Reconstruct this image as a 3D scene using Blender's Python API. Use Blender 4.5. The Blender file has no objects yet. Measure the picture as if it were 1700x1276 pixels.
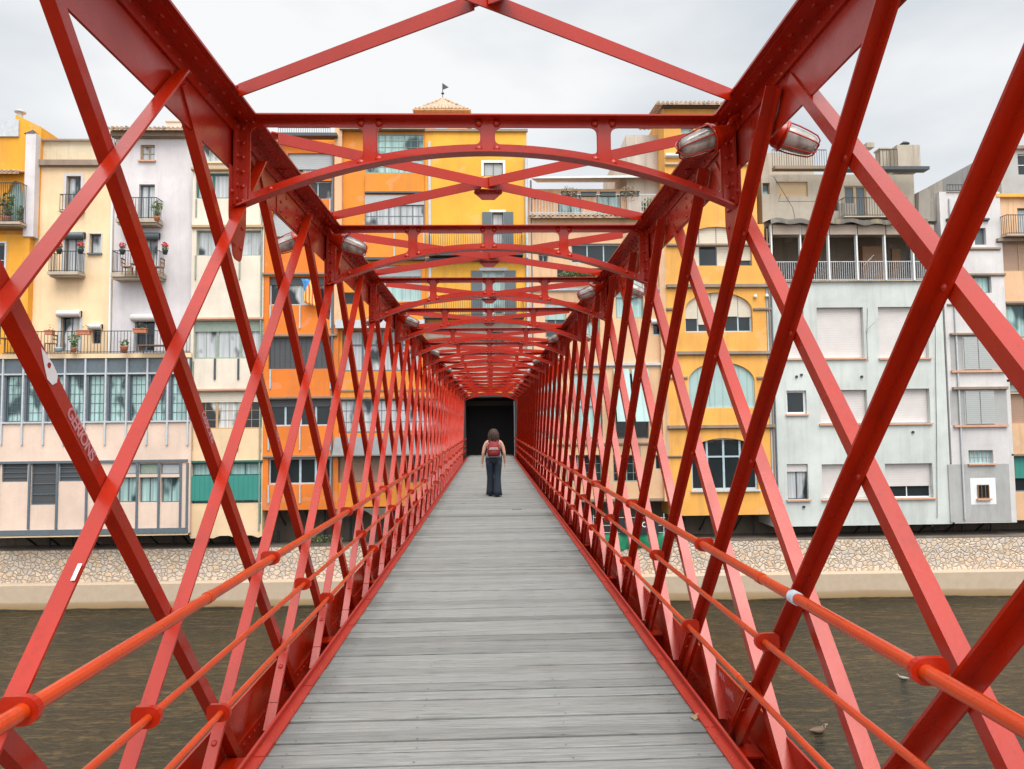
import bpy, math, random
from mathutils import Vector, Matrix
random.seed(7)
SC = bpy.context.scene
R = math.radians
# ------------------------------------------------------------------ camera
EYE = 1.72
FPX = 1140.0
YAW, PITCH, ROLL = 0.03217, 0.05747, R(0.65)
def cam_axes():
    cy, sy, cp, sp = math.cos(YAW), math.sin(YAW), math.cos(PITCH), math.sin(PITCH)
    fw = Vector((sy*cp, cy*cp, sp)); rt = Vector((cy, -sy, 0)); up = rt.cross(fw)
    return (rt*math.cos(ROLL)-up*math.sin(ROLL), up*math.cos(ROLL)+rt*math.sin(ROLL), fw)
RT, UP, FW = cam_axes()
cd = bpy.data.cameras.new('camera'); co = bpy.data.objects.new('camera', cd)
SC.collection.objects.link(co)
co.matrix_world = Matrix(((RT.x, UP.x, -FW.x, 0), (RT.y, UP.y, -FW.y, 0), (RT.z, UP.z, -FW.z, EYE), (0, 0, 0, 1)))
cd.sensor_width = 36; cd.lens = 36*FPX/1700; cd.clip_end = 3000; cd.clip_start = 0.02
SC.camera = co
# ------------------------------------------------------------------ sky, sun, exposure
SUN_EL, SUN_AZ = R(62), R(165)          # azimuth clockwise from +y: behind the camera, to the right
W = bpy.data.worlds.new('World'); SC.world = W; W.use_nodes = True
nt = W.node_tree; nt.nodes.clear()
def N(t, typ, **kw):
    n = t.nodes.new(typ)
    for k, v in kw.items():
        if k.startswith('i_'):
            n.inputs[k[2:].replace('_', ' ')].default_value = v
        else: setattr(n, k, v)
    return n
def ramp(t, fac, stops, interp='LINEAR'):
    n = t.nodes.new('ShaderNodeValToRGB'); n.color_ramp.interpolation = interp
    el = n.color_ramp.elements
    while len(el) > 1: el.remove(el[-1])
    el[0].position = stops[0][0]; el[0].color = (*stops[0][1], 1)
    for p, c in stops[1:]:
        e = el.new(p); e.color = (*c, 1)
    t.links.new(fac, n.inputs[0]); return n.outputs[0]
sky = N(nt, 'ShaderNodeTexSky', sky_type='NISHITA', sun_disc=False, sun_elevation=SUN_EL, sun_rotation=SUN_AZ)
tc = N(nt, 'ShaderNodeTexCoord')
mp = N(nt, 'ShaderNodeMapping'); mp.inputs['Scale'].default_value = (1, 1, 2.6); mp.inputs['Location'].default_value = (2.3, 0.4, 0.2)
nt.links.new(tc.outputs['Generated'], mp.inputs[0])
nz = N(nt, 'ShaderNodeTexNoise'); nz.inputs['Scale'].default_value = 1.7; nz.inputs['Detail'].default_value = 5; nz.inputs['Roughness'].default_value = 0.5
nt.links.new(mp.outputs[0], nz.inputs['Vector'])
cl = ramp(nt, nz.outputs[0], [(0.36, (23.5, 25.2, 26.8)), (0.47, (28.6, 29.6, 30.4)), (0.58, (34.0, 34.2, 34.4))])
mx = N(nt, 'ShaderNodeMix', data_type='RGBA'); mx.inputs[0].default_value = 0.93
# overcast skies are brighter overhead and round the veiled sun than near the far horizon
sxyz = N(nt, 'ShaderNodeVectorMath', operation='DOT_PRODUCT'); nt.links.new(tc.outputs['Generated'], sxyz.inputs[0]); sxyz.inputs[1].default_value = (0.05, -0.50, 0.865)
zen = ramp(nt, sxyz.outputs['Value'], [(0.0, (0.315, 0.315, 0.315)), (0.25, (0.325, 0.325, 0.325)), (0.9, (.86, .86, .86))])
zm = N(nt, 'ShaderNodeMix', data_type='RGBA', blend_type='MULTIPLY'); zm.inputs[0].default_value = 1
nt.links.new(cl, zm.inputs[6]); nt.links.new(zen, zm.inputs[7])
nt.links.new(sky.outputs[0], mx.inputs[6]); nt.links.new(zm.outputs[2], mx.inputs[7])
bg = N(nt, 'ShaderNodeBackground'); bg.inputs['Strength'].default_value = 0.072
nt.links.new(mx.outputs[2], bg.inputs[0])
wo = N(nt, 'ShaderNodeOutputWorld'); nt.links.new(bg.outputs[0], wo.inputs[0])
sl = bpy.data.lights.new('sun', 'SUN'); so = bpy.data.objects.new('sun', sl); SC.collection.objects.link(so)
sl.energy = 2.8; sl.angle = R(40); sl.color = (1, 0.96, 0.9)
sd = Vector((math.sin(SUN_AZ)*math.cos(SUN_EL), math.cos(SUN_AZ)*math.cos(SUN_EL), math.sin(SUN_EL)))
so.rotation_euler = sd.to_track_quat('Z', 'Y').to_euler()
SC.view_settings.view_transform = 'Standard'; SC.view_settings.look = 'None'
SC.view_settings.gamma = 1; SC.view_settings.exposure = 0.38
SC.cycles.max_bounces = 8; SC.cycles.diffuse_bounces = 4; SC.cycles.glossy_bounces = 4
SC.cycles.use_denoising = True
# ------------------------------------------------------------------ helpers
COL = SC.collection
def tag(o, label=None, cat=None, group=None, kind=None):
    if label: o['label'] = label
    if cat: o['category'] = cat
    if group: o['group'] = group
    if kind: o['kind'] = kind
    return o
def empty(name, loc=(0, 0, 0), label=None, cat=None, group=None, kind=None):
    o = bpy.data.objects.new(name, None); COL.objects.link(o); o.location = loc
    o.empty_display_size = 0.1
    return tag(o, label, cat, group, kind)
def ray(px, py):
    return RT*((px-850)/FPX) - UP*((py-638)/FPX) + FW
def P(px, py, Y):
    d = ray(px, py); t = Y/d.y
    return (d.x*t, EYE+d.z*t)
def PR(r, Y):
    """pixel rectangle on the facade plane y=Y -> x0,x1,z0,z1"""
    x0, y0, x1, y1 = r; ym = (y0+y1)/2; xm = (x0+x1)/2
    return (P(x0, ym, Y)[0], P(x1, ym, Y)[0], P(xm, y1, Y)[1], P(xm, y0, Y)[1])
class MB:
    def __init__(s): s.v = []; s.f = []; s.m = []; s.sm = []
    def add(s, vs, fs, mi=0, smooth=False):
        b = len(s.v); s.v += [tuple(v) for v in vs]
        for f in fs: s.f.append([b+i for i in f]); s.m.append(mi); s.sm.append(smooth)
        return s
    def box(s, x0, x1, y0, y1, z0, z1, mi=0):
        if x0 > x1: x0, x1 = x1, x0
        if y0 > y1: y0, y1 = y1, y0
        if z0 > z1: z0, z1 = z1, z0
        v = [(x, y, z) for x in (x0, x1) for y in (y0, y1) for z in (z0, z1)]
        return s.add(v, [(0, 1, 3, 2), (4, 6, 7, 5), (0, 4, 5, 1), (2, 3, 7, 6), (0, 2, 6, 4), (1, 5, 7, 3)], mi)
    def obox(s, c, ax, ay, az, hx, hy, hz, mi=0):
        c = Vector(c); ax, ay, az = Vector(ax), Vector(ay), Vector(az)
        v = [c+ax*(i*hx)+ay*(j*hy)+az*(k*hz) for i in (-1, 1) for j in (-1, 1) for k in (-1, 1)]
        return s.add(v, [(0, 1, 3, 2), (4, 6, 7, 5), (0, 4, 5, 1), (2, 3, 7, 6), (0, 2, 6, 4), (1, 5, 7, 3)], mi)
    def tube(s, pts, r, n=8, mi=0, cap=True, smooth=True):
        pts = [Vector(p) for p in pts]; rr = r if isinstance(r, (list, tuple)) else [r]*len(pts)
        rings = []
        for i, p in enumerate(pts):
            t = (pts[min(i+1, len(pts)-1)]-pts[max(i-1, 0)]).normalized()
            a = t.cross(Vector((0, 0, 1)));
            if a.length < 1e-3: a = t.cross(Vector((1, 0, 0)))
            a.normalize(); b = t.cross(a)
            rings.append([p+a*(math.cos(2*math.pi*k/n)*rr[i])+b*(math.sin(2*math.pi*k/n)*rr[i]) for k in range(n)])
        v = [q for ring in rings for q in ring]; f = []
        for i in range(len(pts)-1):
            for k in range(n):
                f.append((i*n+k, i*n+(k+1) % n, (i+1)*n+(k+1) % n, (i+1)*n+k))
        s.add(v, f, mi, smooth)
        if cap:
            s.add(rings[0], [tuple(range(n))[::-1]], mi); s.add(rings[-1], [tuple(range(n))], mi)
        return s
    def loft(s, rings, mi=0, smooth=True, cap=True, n=14):
        """rings: (cx,cy,cz,rx,ry) ellipses in the xy plane"""
        v = []; f = []
        for (cx, cy, cz, rx, ry) in rings:
            for k in range(n):
                a = 2*math.pi*k/n; v.append((cx+rx*math.cos(a), cy+ry*math.sin(a), cz))
        for i in range(len(rings)-1):
            for k in range(n): f.append((i*n+k, i*n+(k+1) % n, (i+1)*n+(k+1) % n, (i+1)*n+k))
        if cap: f.append(tuple(range(n))[::-1]); f.append(tuple((len(rings)-1)*n+k for k in range(n)))
        return s.add(v, f, mi, smooth)
    def dome(s, c, nrm, r, mi=0, h=0.6, n=8):
        c = Vector(c); nrm = Vector(nrm).normalized(); a = nrm.orthogonal().normalized(); b = nrm.cross(a)
        v = []; f = []
        lv = [(1, 0), (0.93, 0.35*h), (0.6, 0.8*h)]
        for (q, hh) in lv:
            v += [c+a*(math.cos(2*math.pi*k/n)*r*q)+b*(math.sin(2*math.pi*k/n)*r*q)+nrm*(r*hh) for k in range(n)]
        v.append(c+nrm*r*h)
        for i in range(2):
            for k in range(n): f.append((i*n+k, i*n+(k+1) % n, (i+1)*n+(k+1) % n, (i+1)*n+k))
        for k in range(n): f.append((2*n+k, 2*n+(k+1) % n, 3*n))
        return s.add(v, f, mi, True)
    def quad(s, a, b, c, d, mi=0): return s.add([a, b, c, d], [(0, 1, 2, 3)], mi)
    def leafs(s, c, rad, n, size, mis=(0,), flat=1.0):
        for _ in range(n):
            while True:
                p = Vector([random.uniform(-1, 1) for _ in range(3)])
                if p.length < 1: break
            q = Vector(c)+Vector((p.x*rad[0], p.y*rad[1], p.z*rad[2]))
            u = Vector([random.gauss(0, 1) for _ in range(3)]).normalized(); w = u.orthogonal().normalized()
            z = size*random.uniform(0.6, 1.3)
            s.add([q-u*z, q-w*z*0.45, q+u*z, q+w*z*0.45], [(0, 1, 2, 3)], random.choice(mis))
        return s
    def build(s, name, mats, parent=None, bevel=0):
        me = bpy.data.meshes.new(name); me.from_pydata(s.v, [], s.f)
        if not isinstance(mats, (list, tuple)): mats = [mats]
        for m in mats: me.materials.append(m)
        me.polygons.foreach_set('material_index', s.m); me.polygons.foreach_set('use_smooth', s.sm)
        me.update()
        o = bpy.data.objects.new(name, me); COL.objects.link(o)
        if parent is not None:
            o.parent = parent; L = parent; off = Vector((0, 0, 0))
            while L is not None: off += L.location; L = L.parent
            me.transform(Matrix.Translation(-off))
        if bevel:
            b = o.modifiers.new('bevel', 'BEVEL'); b.width = bevel; b.segments = 2; b.limit_method = 'ANGLE'
        return o
def roundpoly(pts, r, n=5):
    out = []; L = len(pts)
    for i in range(L):
        p0, p, p1 = Vector(pts[i-1]), Vector(pts[i]), Vector(pts[(i+1) % L])
        a = (p0-p); b = (p1-p); rr = r if not isinstance(r, (list, tuple)) else r[i]
        k = min(rr, a.length*0.45, b.length*0.45)
        if k < 1e-4: out.append(p); continue
        a = p+a.normalized()*k; b = p+b.normalized()*k
        for j in range(n+1):
            t = j/n; out.append(a*(1-t)**2+p*2*t*(1-t)+b*t*t)
    return out
def flat(polys, th, place):
    """filled 2D outlines (holes allowed) extruded by th; place maps (u,v,w)->xyz; returns (verts, faces)"""
    cu = bpy.data.curves.new('tmp', 'CURVE'); cu.dimensions = '2D'; cu.fill_mode = 'BOTH'; cu.extrude = th/2
    for pl in polys:
        sp = cu.splines.new('POLY'); sp.points.add(len(pl)-1); sp.use_cyclic_u = True
        for i, p in enumerate(pl): sp.points[i].co = (p[0], p[1], 0, 1)
    return fromcurve(cu, place)
def fromcurve(cu, place):
    o = bpy.data.objects.new('tmp', cu); COL.objects.link(o)
    dg = bpy.context.evaluated_depsgraph_get(); me = bpy.data.meshes.new_from_object(o.evaluated_get(dg))
    v = [place(*q.co) for q in me.vertices]; f = [tuple(p.vertices) for p in me.polygons]
    bpy.data.objects.remove(o); bpy.data.curves.remove(cu); bpy.data.meshes.remove(me)
    return v, f
def textmesh(txt, size, th, place, shear=0, sp=1.0):
    cu = bpy.data.curves.new('tmp', 'FONT'); cu.body = txt; cu.size = size; cu.extrude = th/2; cu.shear = shear
    cu.space_character = sp; cu.offset = size*.025; cu.align_x = 'CENTER'; cu.align_y = 'CENTER'
    return fromcurve(cu, place)
# ------------------------------------------------------------------ materials
MC = {}
def mat(name, build):
    if name in MC: return MC[name]
    m = bpy.data.materials.new(name); m.use_nodes = True; t = m.node_tree; t.nodes.clear()
    out = N(t, 'ShaderNodeOutputMaterial'); b = N(t, 'ShaderNodeBsdfPrincipled'); t.links.new(b.outputs[0], out.inputs[0])
    build(t, b); MC[name] = m; return m
def noise(t, scale, detail=4, rough=0.55, vec=None, sc=None):
    n = N(t, 'ShaderNodeTexNoise'); n.inputs['Scale'].default_value = scale; n.inputs['Detail'].default_value = detail
    n.inputs['Roughness'].default_value = rough
    g = N(t, 'ShaderNodeNewGeometry')
    v = g.outputs['Position']
    if sc:
        mp = N(t, 'ShaderNodeMapping'); mp.inputs['Scale'].default_value = sc; t.links.new(v, mp.inputs[0]); v = mp.outputs[0]
    t.links.new(v, n.inputs['Vector']); return n.outputs[0]
def mixc(t, fac, a, b, mode='MIX'):
    n = N(t, 'ShaderNodeMix', data_type='RGBA', blend_type=mode)
    for i, q in ((0, fac), (6, a), (7, b)):
        if isinstance(q, (int, float)): n.inputs[i].default_value = q
        elif isinstance(q, tuple): n.inputs[i].default_value = (*q, 1)
        else: t.links.new(q, n.inputs[i])
    return n.outputs[2]
def bump(t, b, h, strength=0.3, dist=0.01):
    n = N(t, 'ShaderNodeBump'); n.inputs['Strength'].default_value = strength; n.inputs['Distance'].default_value = dist
    t.links.new(h, n.inputs['Height']); t.links.new(n.outputs[0], b.inputs['Normal'])
def sc3(c, k): return tuple(min(1, q*k) for q in c)
def m_paint(name, rgb, rough=0.32, grime=0.5, spec=1.5):
    def f(t, b):
        b.inputs['IOR'].default_value = spec; b.inputs['Coat Weight'].default_value = 0.12; b.inputs['Coat Roughness'].default_value = 0.16
        n1 = noise(t, 2.2, 5); n2 = noise(t, 38, 3)
        c = mixc(t, ramp(t, n1, [(0.35, (0, 0, 0)), (0.7, (1, 1, 1))]), rgb, sc3(rgb, 0.78))
        c = mixc(t, ramp(t, n2, [(0.62, (0, 0, 0)), (0.80, (grime,)*3)]), c, sc3(rgb, 0.45))
        c = mixc(t, ramp(t, noise(t, 1.0, 5, 0.7, sc=(9, 9, 1.2)), [(0.55, (0, 0, 0)), (0.75, (0.45,)*3)]), c, sc3(rgb, 0.5))
        c = mixc(t, ramp(t, noise(t, 70, 2, 0.5), [(0.715, (0, 0, 0)), (0.74, (0.8,)*3)]), c, (0.10, 0.035, 0.02))
        t.links.new(c, b.inputs['Base Color'])
        t.links.new(ramp(t, n1, [(0.3, (rough-0.05,)*3), (0.7, (rough+0.14,)*3)]), b.inputs['Roughness'])
        bump(t, b, noise(t, 55, 2), 0.12, 0.004)
    return mat(name, f)
def m_plaster(name, rgb, stain=0.25, dirt=(0.16, 0.13, 0.10)):
    def f(t, b):
        big = noise(t, 0.45, 5, 0.6); streak = noise(t, 1.0, 5, 0.65, sc=(2.6, 2.6, 0.20)); fine = noise(t, 14, 4, 0.6); patch = noise(t, 0.9, 2, 0.4, sc=(1, 1, 1.3)); s2 = noise(t, 1.0, 4, 0.7, sc=(7, 7, 0.5))
        c = mixc(t, ramp(t, big, [(0.3, (0, 0, 0)), (0.72, (1, 1, 1))]), sc3(rgb, 0.96), sc3(rgb, 0.72))
        c = mixc(t, ramp(t, patch, [(0.63, (0, 0, 0)), (0.645, (0.30,)*3)]), c, tuple(.6*q+.16 for q in rgb))
        c = mixc(t, ramp(t, streak, [(0.50, (0, 0, 0)), (0.78, (min(1, stain*1.5),)*3)]), c, dirt)
        c = mixc(t, ramp(t, s2, [(0.58, (0, 0, 0)), (0.78, (min(1, stain*1.1),)*3)]), c, dirt)
        c = mixc(t, ramp(t, fine, [(0.55, (0, 0, 0)), (0.75, (0.16,)*3)]), c, dirt)
        t.links.new(c, b.inputs['Base Color']); b.inputs['Roughness'].default_value = 0.9
        bump(t, b, fine, 0.25, 0.02)
    return mat(name, f)
def m_simple(name, rgb, rough=0.6, metal=0.0, var=0.25, scale=6):
    def f(t, b):
        c = mixc(t, noise(t, scale, 4), sc3(rgb, 1+var), sc3(rgb, 1-var))
        t.links.new(c, b.inputs['Base Color']); b.inputs['Roughness'].default_value = rough; b.inputs['Metallic'].default_value = metal
    return mat(name, f)
def m_slats(name, rgb, pitch=0.07, contrast=0.55, rough=0.6, vert=False):
    """roller blinds and louvres: bumped ridges, dark gap lines painted into the colour every pitch metres"""
    def f(t, b):
        w = N(t, 'ShaderNodeTexWave', wave_type='BANDS', bands_direction='X' if vert else 'Z', wave_profile='SAW')
        g = N(t, 'ShaderNodeNewGeometry'); t.links.new(g.outputs['Position'], w.inputs['Vector'])
        w.inputs['Scale'].default_value = 0.314/pitch; w.inputs['Distortion'].default_value = 0.0
        c = mixc(t, ramp(t, w.outputs[0], [(0.0, (contrast,)*3), (0.28, (0, 0, 0)), (1.0, (0, 0, 0))]), rgb, sc3(rgb, 0.35))
        c = mixc(t, ramp(t, noise(t, 1.3, 5), [(0.4, (0, 0, 0)), (0.75, (0.35,)*3)]), c, sc3(rgb, 0.7))
        t.links.new(c, b.inputs['Base Color']); b.inputs['Roughness'].default_value = rough
        bump(t, b, w.outputs[0], 0.5, 0.02)
    return mat(name, f)
def m_glass(name, dark, curtain_or_reflection=None, amount=0.5, rough=0.06):
    """window glass over a dark room, with curtains or reflections painted into parts of its colour"""
    dark = sc3(dark, .6)
    def f(t, b):
        n = noise(t, 1.0, 2, 0.5, sc=(0.9, 1, 0.5)); fold = noise(t, 1.0, 2, 0.5, sc=(9, 1, 0.25))
        c = dark
        if curtain_or_reflection:
            cc = mixc(t, ramp(t, fold, [(0.3, (0, 0, 0)), (0.7, (1, 1, 1))]), sc3(curtain_or_reflection, 1.1), sc3(curtain_or_reflection, 0.6))
            c = mixc(t, ramp(t, n, [(1-amount-0.04, (0, 0, 0)), (1-amount+0.04, (1, 1, 1))]), dark, cc)
        else:
            c = mixc(t, n, sc3(dark, 1.6), sc3(dark, 0.4))  # lighter patches painted into the pane colour as reflections
        t.links.new(c, b.inputs['Base Color']); b.inputs['Roughness'].default_value = rough
        b.inputs['IOR'].default_value = 1.42
        bump(t, b, noise(t, 1.6, 2), 0.25, 0.03)
    return mat(name, f)
RED = m_paint('red_bridge_paint', (0.39, 0.015, 0.0015), 0.23, spec=1.43)
RAIL = m_paint('orange_rail_paint', (0.55, 0.050, 0.004), 0.24, 0.4, spec=1.5)
KERB = m_paint('worn_kerb_paint', (0.36, 0.020, 0.008), 0.5, 0.9)
WHITEP = m_simple('white_sticker', (0.75, 0.74, 0.76), 0.5, var=0.1)
def f_wood(t, b):
    oi = N(t, 'ShaderNodeVertexColor', layer_name='shade')
    g1 = noise(t, 1.0, 6, 0.65, sc=(1.6, 60, 8)); g2 = noise(t, 2.4, 5, 0.6); g3 = noise(t, 1.0, 4, 0.6, sc=(4, 210, 30))
    c = mixc(t, ramp(t, g1, [(0.3, (0, 0, 0)), (0.75, (1, 1, 1))]), (0.335, 0.34, 0.325), (0.175, 0.18, 0.172))
    c = mixc(t, ramp(t, g3, [(0.54, (0, 0, 0)), (0.64, (0.7,)*3)]), c, (0.11, 0.108, 0.10))
    c = mixc(t, ramp(t, g2, [(0.42, (0, 0, 0)), (0.72, (0.3,)*3)]), c, (0.30, 0.28, 0.27))
    # feet keep the middle clean; grime gathers by the kerbs
    g = N(t, 'ShaderNodeNewGeometry'); sp = N(t, 'ShaderNodeSeparateXYZ'); t.links.new(g.outputs['Position'], sp.inputs[0])
    ab = N(t, 'ShaderNodeMath', operation='ABSOLUTE'); t.links.new(sp.outputs[0], ab.inputs[0])
    ad = N(t, 'ShaderNodeMath', operation='MULTIPLY_ADD'); t.links.new(g2, ad.inputs[0]); ad.inputs[1].default_value = 0.5; sb = N(t, 'ShaderNodeMath', operation='SUBTRACT'); t.links.new(ab.outputs[0], sb.inputs[0]); sb.inputs[1].default_value = 0.45; t.links.new(sb.outputs[0], ad.inputs[2])
    c = mixc(t, ramp(t, ad.outputs[0], [(0.0, (.04, .04, .04)), (0.80, (0.04,)*3), (1.0, (0.5,)*3)]), c, (0.10, 0.10, 0.095))
    c = mixc(t, 1.0, c, oi.outputs[0], 'MULTIPLY')
    t.links.new(c, b.inputs['Base Color']); b.inputs['Roughness'].default_value = 0.95; b.inputs['Specular IOR Level'].default_value = 0.03
    bump(t, b, g1, 0.9, 0.010)
WOOD = mat('weathered_deck_wood', f_wood)
def f_stone(t, b):
    g = N(t, 'ShaderNodeNewGeometry'); mp = N(t, 'ShaderNodeMapping'); mp.inputs['Scale'].default_value = (1, 0.3, 1.15)
    nd = N(t, 'ShaderNodeTexNoise'); nd.inputs['Scale'].default_value = 2.0
    t.links.new(g.outputs['Position'], nd.inputs['Vector'])
    ad = N(t, 'ShaderNodeVectorMath', operation='MULTIPLY_ADD'); t.links.new(nd.outputs['Color'], ad.inputs[0]); ad.inputs[1].default_value = (0.25, 0.25, 0.25)
    t.links.new(g.outputs['Position'], ad.inputs[2]); t.links.new(ad.outputs[0], mp.inputs[0])
    v = N(t, 'ShaderNodeTexVoronoi', feature='DISTANCE_TO_EDGE'); v2 = N(t, 'ShaderNodeTexVoronoi', feature='F1')
    for q in (v, v2): q.inputs['Scale'].default_value = 3.9; q.inputs['Randomness'].default_value = 1; t.links.new(mp.outputs[0], q.inputs['Vector'])
    sp = N(t, 'ShaderNodeSeparateColor'); t.links.new(v2.outputs['Color'], sp.inputs[0])
    c = ramp(t, sp.outputs[0], [(0, (0.62, 0.48, 0.35)), (0.25, (0.64, 0.53, 0.43)), (0.45, (0.52, 0.46, 0.40)), (0.6, (0.64, 0.47, 0.31)), (0.8, (0.50, 0.46, 0.42)), (1, (0.70, 0.58, 0.44))])
    c = mixc(t, ramp(t, noise(t, 7, 4), [(0.4, (0, 0, 0)), (0.8, (0.5,)*3)]), c, (0.22, 0.18, 0.14))
    c = mixc(t, ramp(t, v.outputs['Distance'], [(0.02, (0.8, 0.8, 0.8)), (0.07, (0, 0, 0))]), c, (0.40, 0.30, 0.22))
    t.links.new(c, b.inputs['Base Color']); b.inputs['Roughness'].default_value = 0.9
    bump(t, b, ramp(t, v.outputs['Distance'], [(0, (0, 0, 0)), (0.12, (1, 1, 1))]), 0.8, 0.06)
STONE = mat('rubble_stone', f_stone)
def f_conc(t, b):
    g = N(t, 'ShaderNodeNewGeometry'); sp = N(t, 'ShaderNodeSeparateXYZ'); t.links.new(g.outputs['Position'], sp.inputs[0])
    n = noise(t, 0.8, 5, 0.6, sc=(0.5, 1, 2)); m1 = N(t, 'ShaderNodeMath', operation='MULTIPLY_ADD'); t.links.new(n, m1.inputs[0]); m1.inputs[1].default_value = 0.25
    t.links.new(sp.outputs[2], m1.inputs[2])
    c = mixc(t, noise(t, 3, 5), (0.52, 0.42, 0.32), (0.40, 0.31, 0.22))
    mr = N(t, 'ShaderNodeMapRange'); mr.inputs[1].default_value = -7.52; mr.inputs[2].default_value = -6.72; t.links.new(m1.outputs[0], mr.inputs[0])
    c = mixc(t, ramp(t, mr.outputs[0], [(0.0, (1, 1, 1)), (0.12, (0.95,)*3), (0.28, (0.8,)*3), (0.50, (0.6,)*3), (0.62, (0.08,)*3)]), c, (0.26, 0.16, 0.06))
    c = mixc(t, ramp(t, mr.outputs[0], [(0.09, (1, 1, 1)), (0.15, (0, 0, 0))]), c, (0.03, 0.03, 0.02))
    t.links.new(c, b.inputs['Base Color']); b.inputs['Roughness'].default_value = 0.85
CONC = mat('quay_concrete', f_conc)
def f_water(t, b):
    g = N(t, 'ShaderNodeNewGeometry')
    big = noise(t, 0.35, 4, 0.6, sc=(0.35, 1, 1)); st = noise(t, 1.0, 5, 0.65, sc=(0.5, 3.6, 1)); fi = noise(t, 1.0, 4, 0.62, sc=(3.0, 9.0, 1))
    c = mixc(t, ramp(t, big, [(0.35, (0, 0, 0)), (0.65, (1, 1, 1))]), (0.012, 0.013, 0.009), (0.032, 0.023, 0.010))
    c = mixc(t, ramp(t, st, [(0.50, (0, 0, 0)), (0.64, (0.7,)*3)]), c, (0.085, 0.052, 0.022))  # streak and ripple lights and darks are painted into the water colour
    c = mixc(t, ramp(t, fi, [(0.42, (0.75,)*3), (0.52, (0, 0, 0))]), c, (0.008, 0.010, 0.008))
    c = mixc(t, ramp(t, fi, [(0.58, (0, 0, 0)), (0.70, (0.35,)*3)]), c, (0.16, 0.11, 0.055))
    t.links.new(c, b.inputs['Base Color']); b.inputs['Roughness'].default_value = 0.06; b.inputs['IOR'].default_value = 1.33
    m = N(t, 'ShaderNodeMath', operation='MULTIPLY_ADD'); t.links.new(fi, m.inputs[0]); m.inputs[1].default_value = 0.8; t.links.new(st, m.inputs[2])
    bump(t, b, m.outputs[0], 0.8, 0.09)
WATER = mat('river_water', f_water)
def f_tile(t, b):
    c = ramp(t, noise(t, 3, 3), [(0.3, (0.36, 0.22, 0.14)), (0.5, (0.48, 0.34, 0.23)), (0.65, (0.26, 0.20, 0.16)), (0.8, (0.50, 0.42, 0.32))])
    t.links.new(c, b.inputs['Base Color']); b.inputs['Roughness'].default_value = 0.9
TILE = mat('clay_roof_tile', f_tile)
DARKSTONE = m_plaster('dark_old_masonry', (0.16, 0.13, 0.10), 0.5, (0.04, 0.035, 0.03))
IRON = m_simple('dark_iron', (0.035, 0.036, 0.04), 0.5, 0.3)
GREYM = m_simple('grey_timber_frame', (0.10, 0.125, 0.145), 0.5)
DGREY = m_simple('dark_grey_frame', (0.045, 0.055, 0.065), 0.45)
LGREY = m_simple('light_grey_metal', (0.45, 0.47, 0.49), 0.5)
SAGE = m_simple('sage_green_frame', (0.22, 0.27, 0.22), 0.55)
GREENF = m_simple('deep_green_frame', (0.02, 0.12, 0.10), 0.5)
NET = m_slats('green_screen_net', (0.03, 0.22, 0.18), 0.25, 0.4, vert=True)
TAN = m_simple('varnished_wood_frame', (0.42, 0.27, 0.14), 0.5)
PALEB = m_simple('pale_blue_frame', (0.36, 0.46, 0.50), 0.5)
WHITEF = m_simple('white_frame', (0.68, 0.70, 0.70), 0.5, var=0.08)
BEIGEB = m_slats('beige_roller_blind', (0.62, 0.55, 0.44), 0.12, 0.35)
TANB = m_slats('tan_roller_blind', (0.50, 0.36, 0.20), 0.12, 0.35)
WHITEB = m_slats('white_roller_blind', (0.62, 0.575, 0.555), 0.13, 0.3)
GREYB = m_slats('grey_roller_blind', (0.40, 0.42, 0.43), 0.12, 0.4)
BLACKB = m_slats('dark_louvre', (0.07, 0.075, 0.08), 0.12, 0.8)
BROWNB = m_slats('brown_reed_blind', (0.36, 0.23, 0.16), 0.12, 0.5)
SHUT = m_slats('grey_louvred_shutter', (0.42, 0.44, 0.43), 0.11, 0.85)
SHUTD = m_slats('slate_louvred_shutter', (0.11, 0.14, 0.15), 0.11, 0.7)
AQUA = m_slats('pale_aqua_shutter', (0.33, 0.46, 0.44), 0.45, 0.35, vert=True)
GREENSH = m_slats('green_louvred_shutter', (0.02, 0.17, 0.13), 0.11, 0.7)
G_CUR = m_glass('glass_with_net_curtain', (0.04, 0.05, 0.055), (0.46, 0.48, 0.49), 0.6)
G_DARK = m_glass('dark_window_glass', (0.025, 0.035, 0.04))
G_TEAL = m_glass('teal_glass_painted_reflections', (0.05, 0.10, 0.11), (0.35, 0.52, 0.50), 0.58)  # pale teal patches are reflections painted into the glass colour
G_MIX = m_glass('glass_half_curtained', (0.03, 0.035, 0.04), (0.55, 0.56, 0.55), 0.45)
LEAF = m_simple('leaf_green', (0.05, 0.10, 0.025), 0.6, var=0.5, scale=3)
LEAF2 = m_simple('leaf_light', (0.12, 0.16, 0.05), 0.6, var=0.4, scale=3)
DRY = m_simple('dry_leaf', (0.25, 0.18, 0.10), 0.7, var=0.4)
FLOWER = m_simple('red_petals', (0.60, 0.03, 0.04), 0.5)
CLAY = m_simple('terracotta_pot', (0.42, 0.15, 0.08), 0.8)
POTD = m_simple('dark_pot', (0.04, 0.05, 0.055), 0.6)
WOODB = m_simple('brown_furniture_wood', (0.22, 0.12, 0.06), 0.6)
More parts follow.
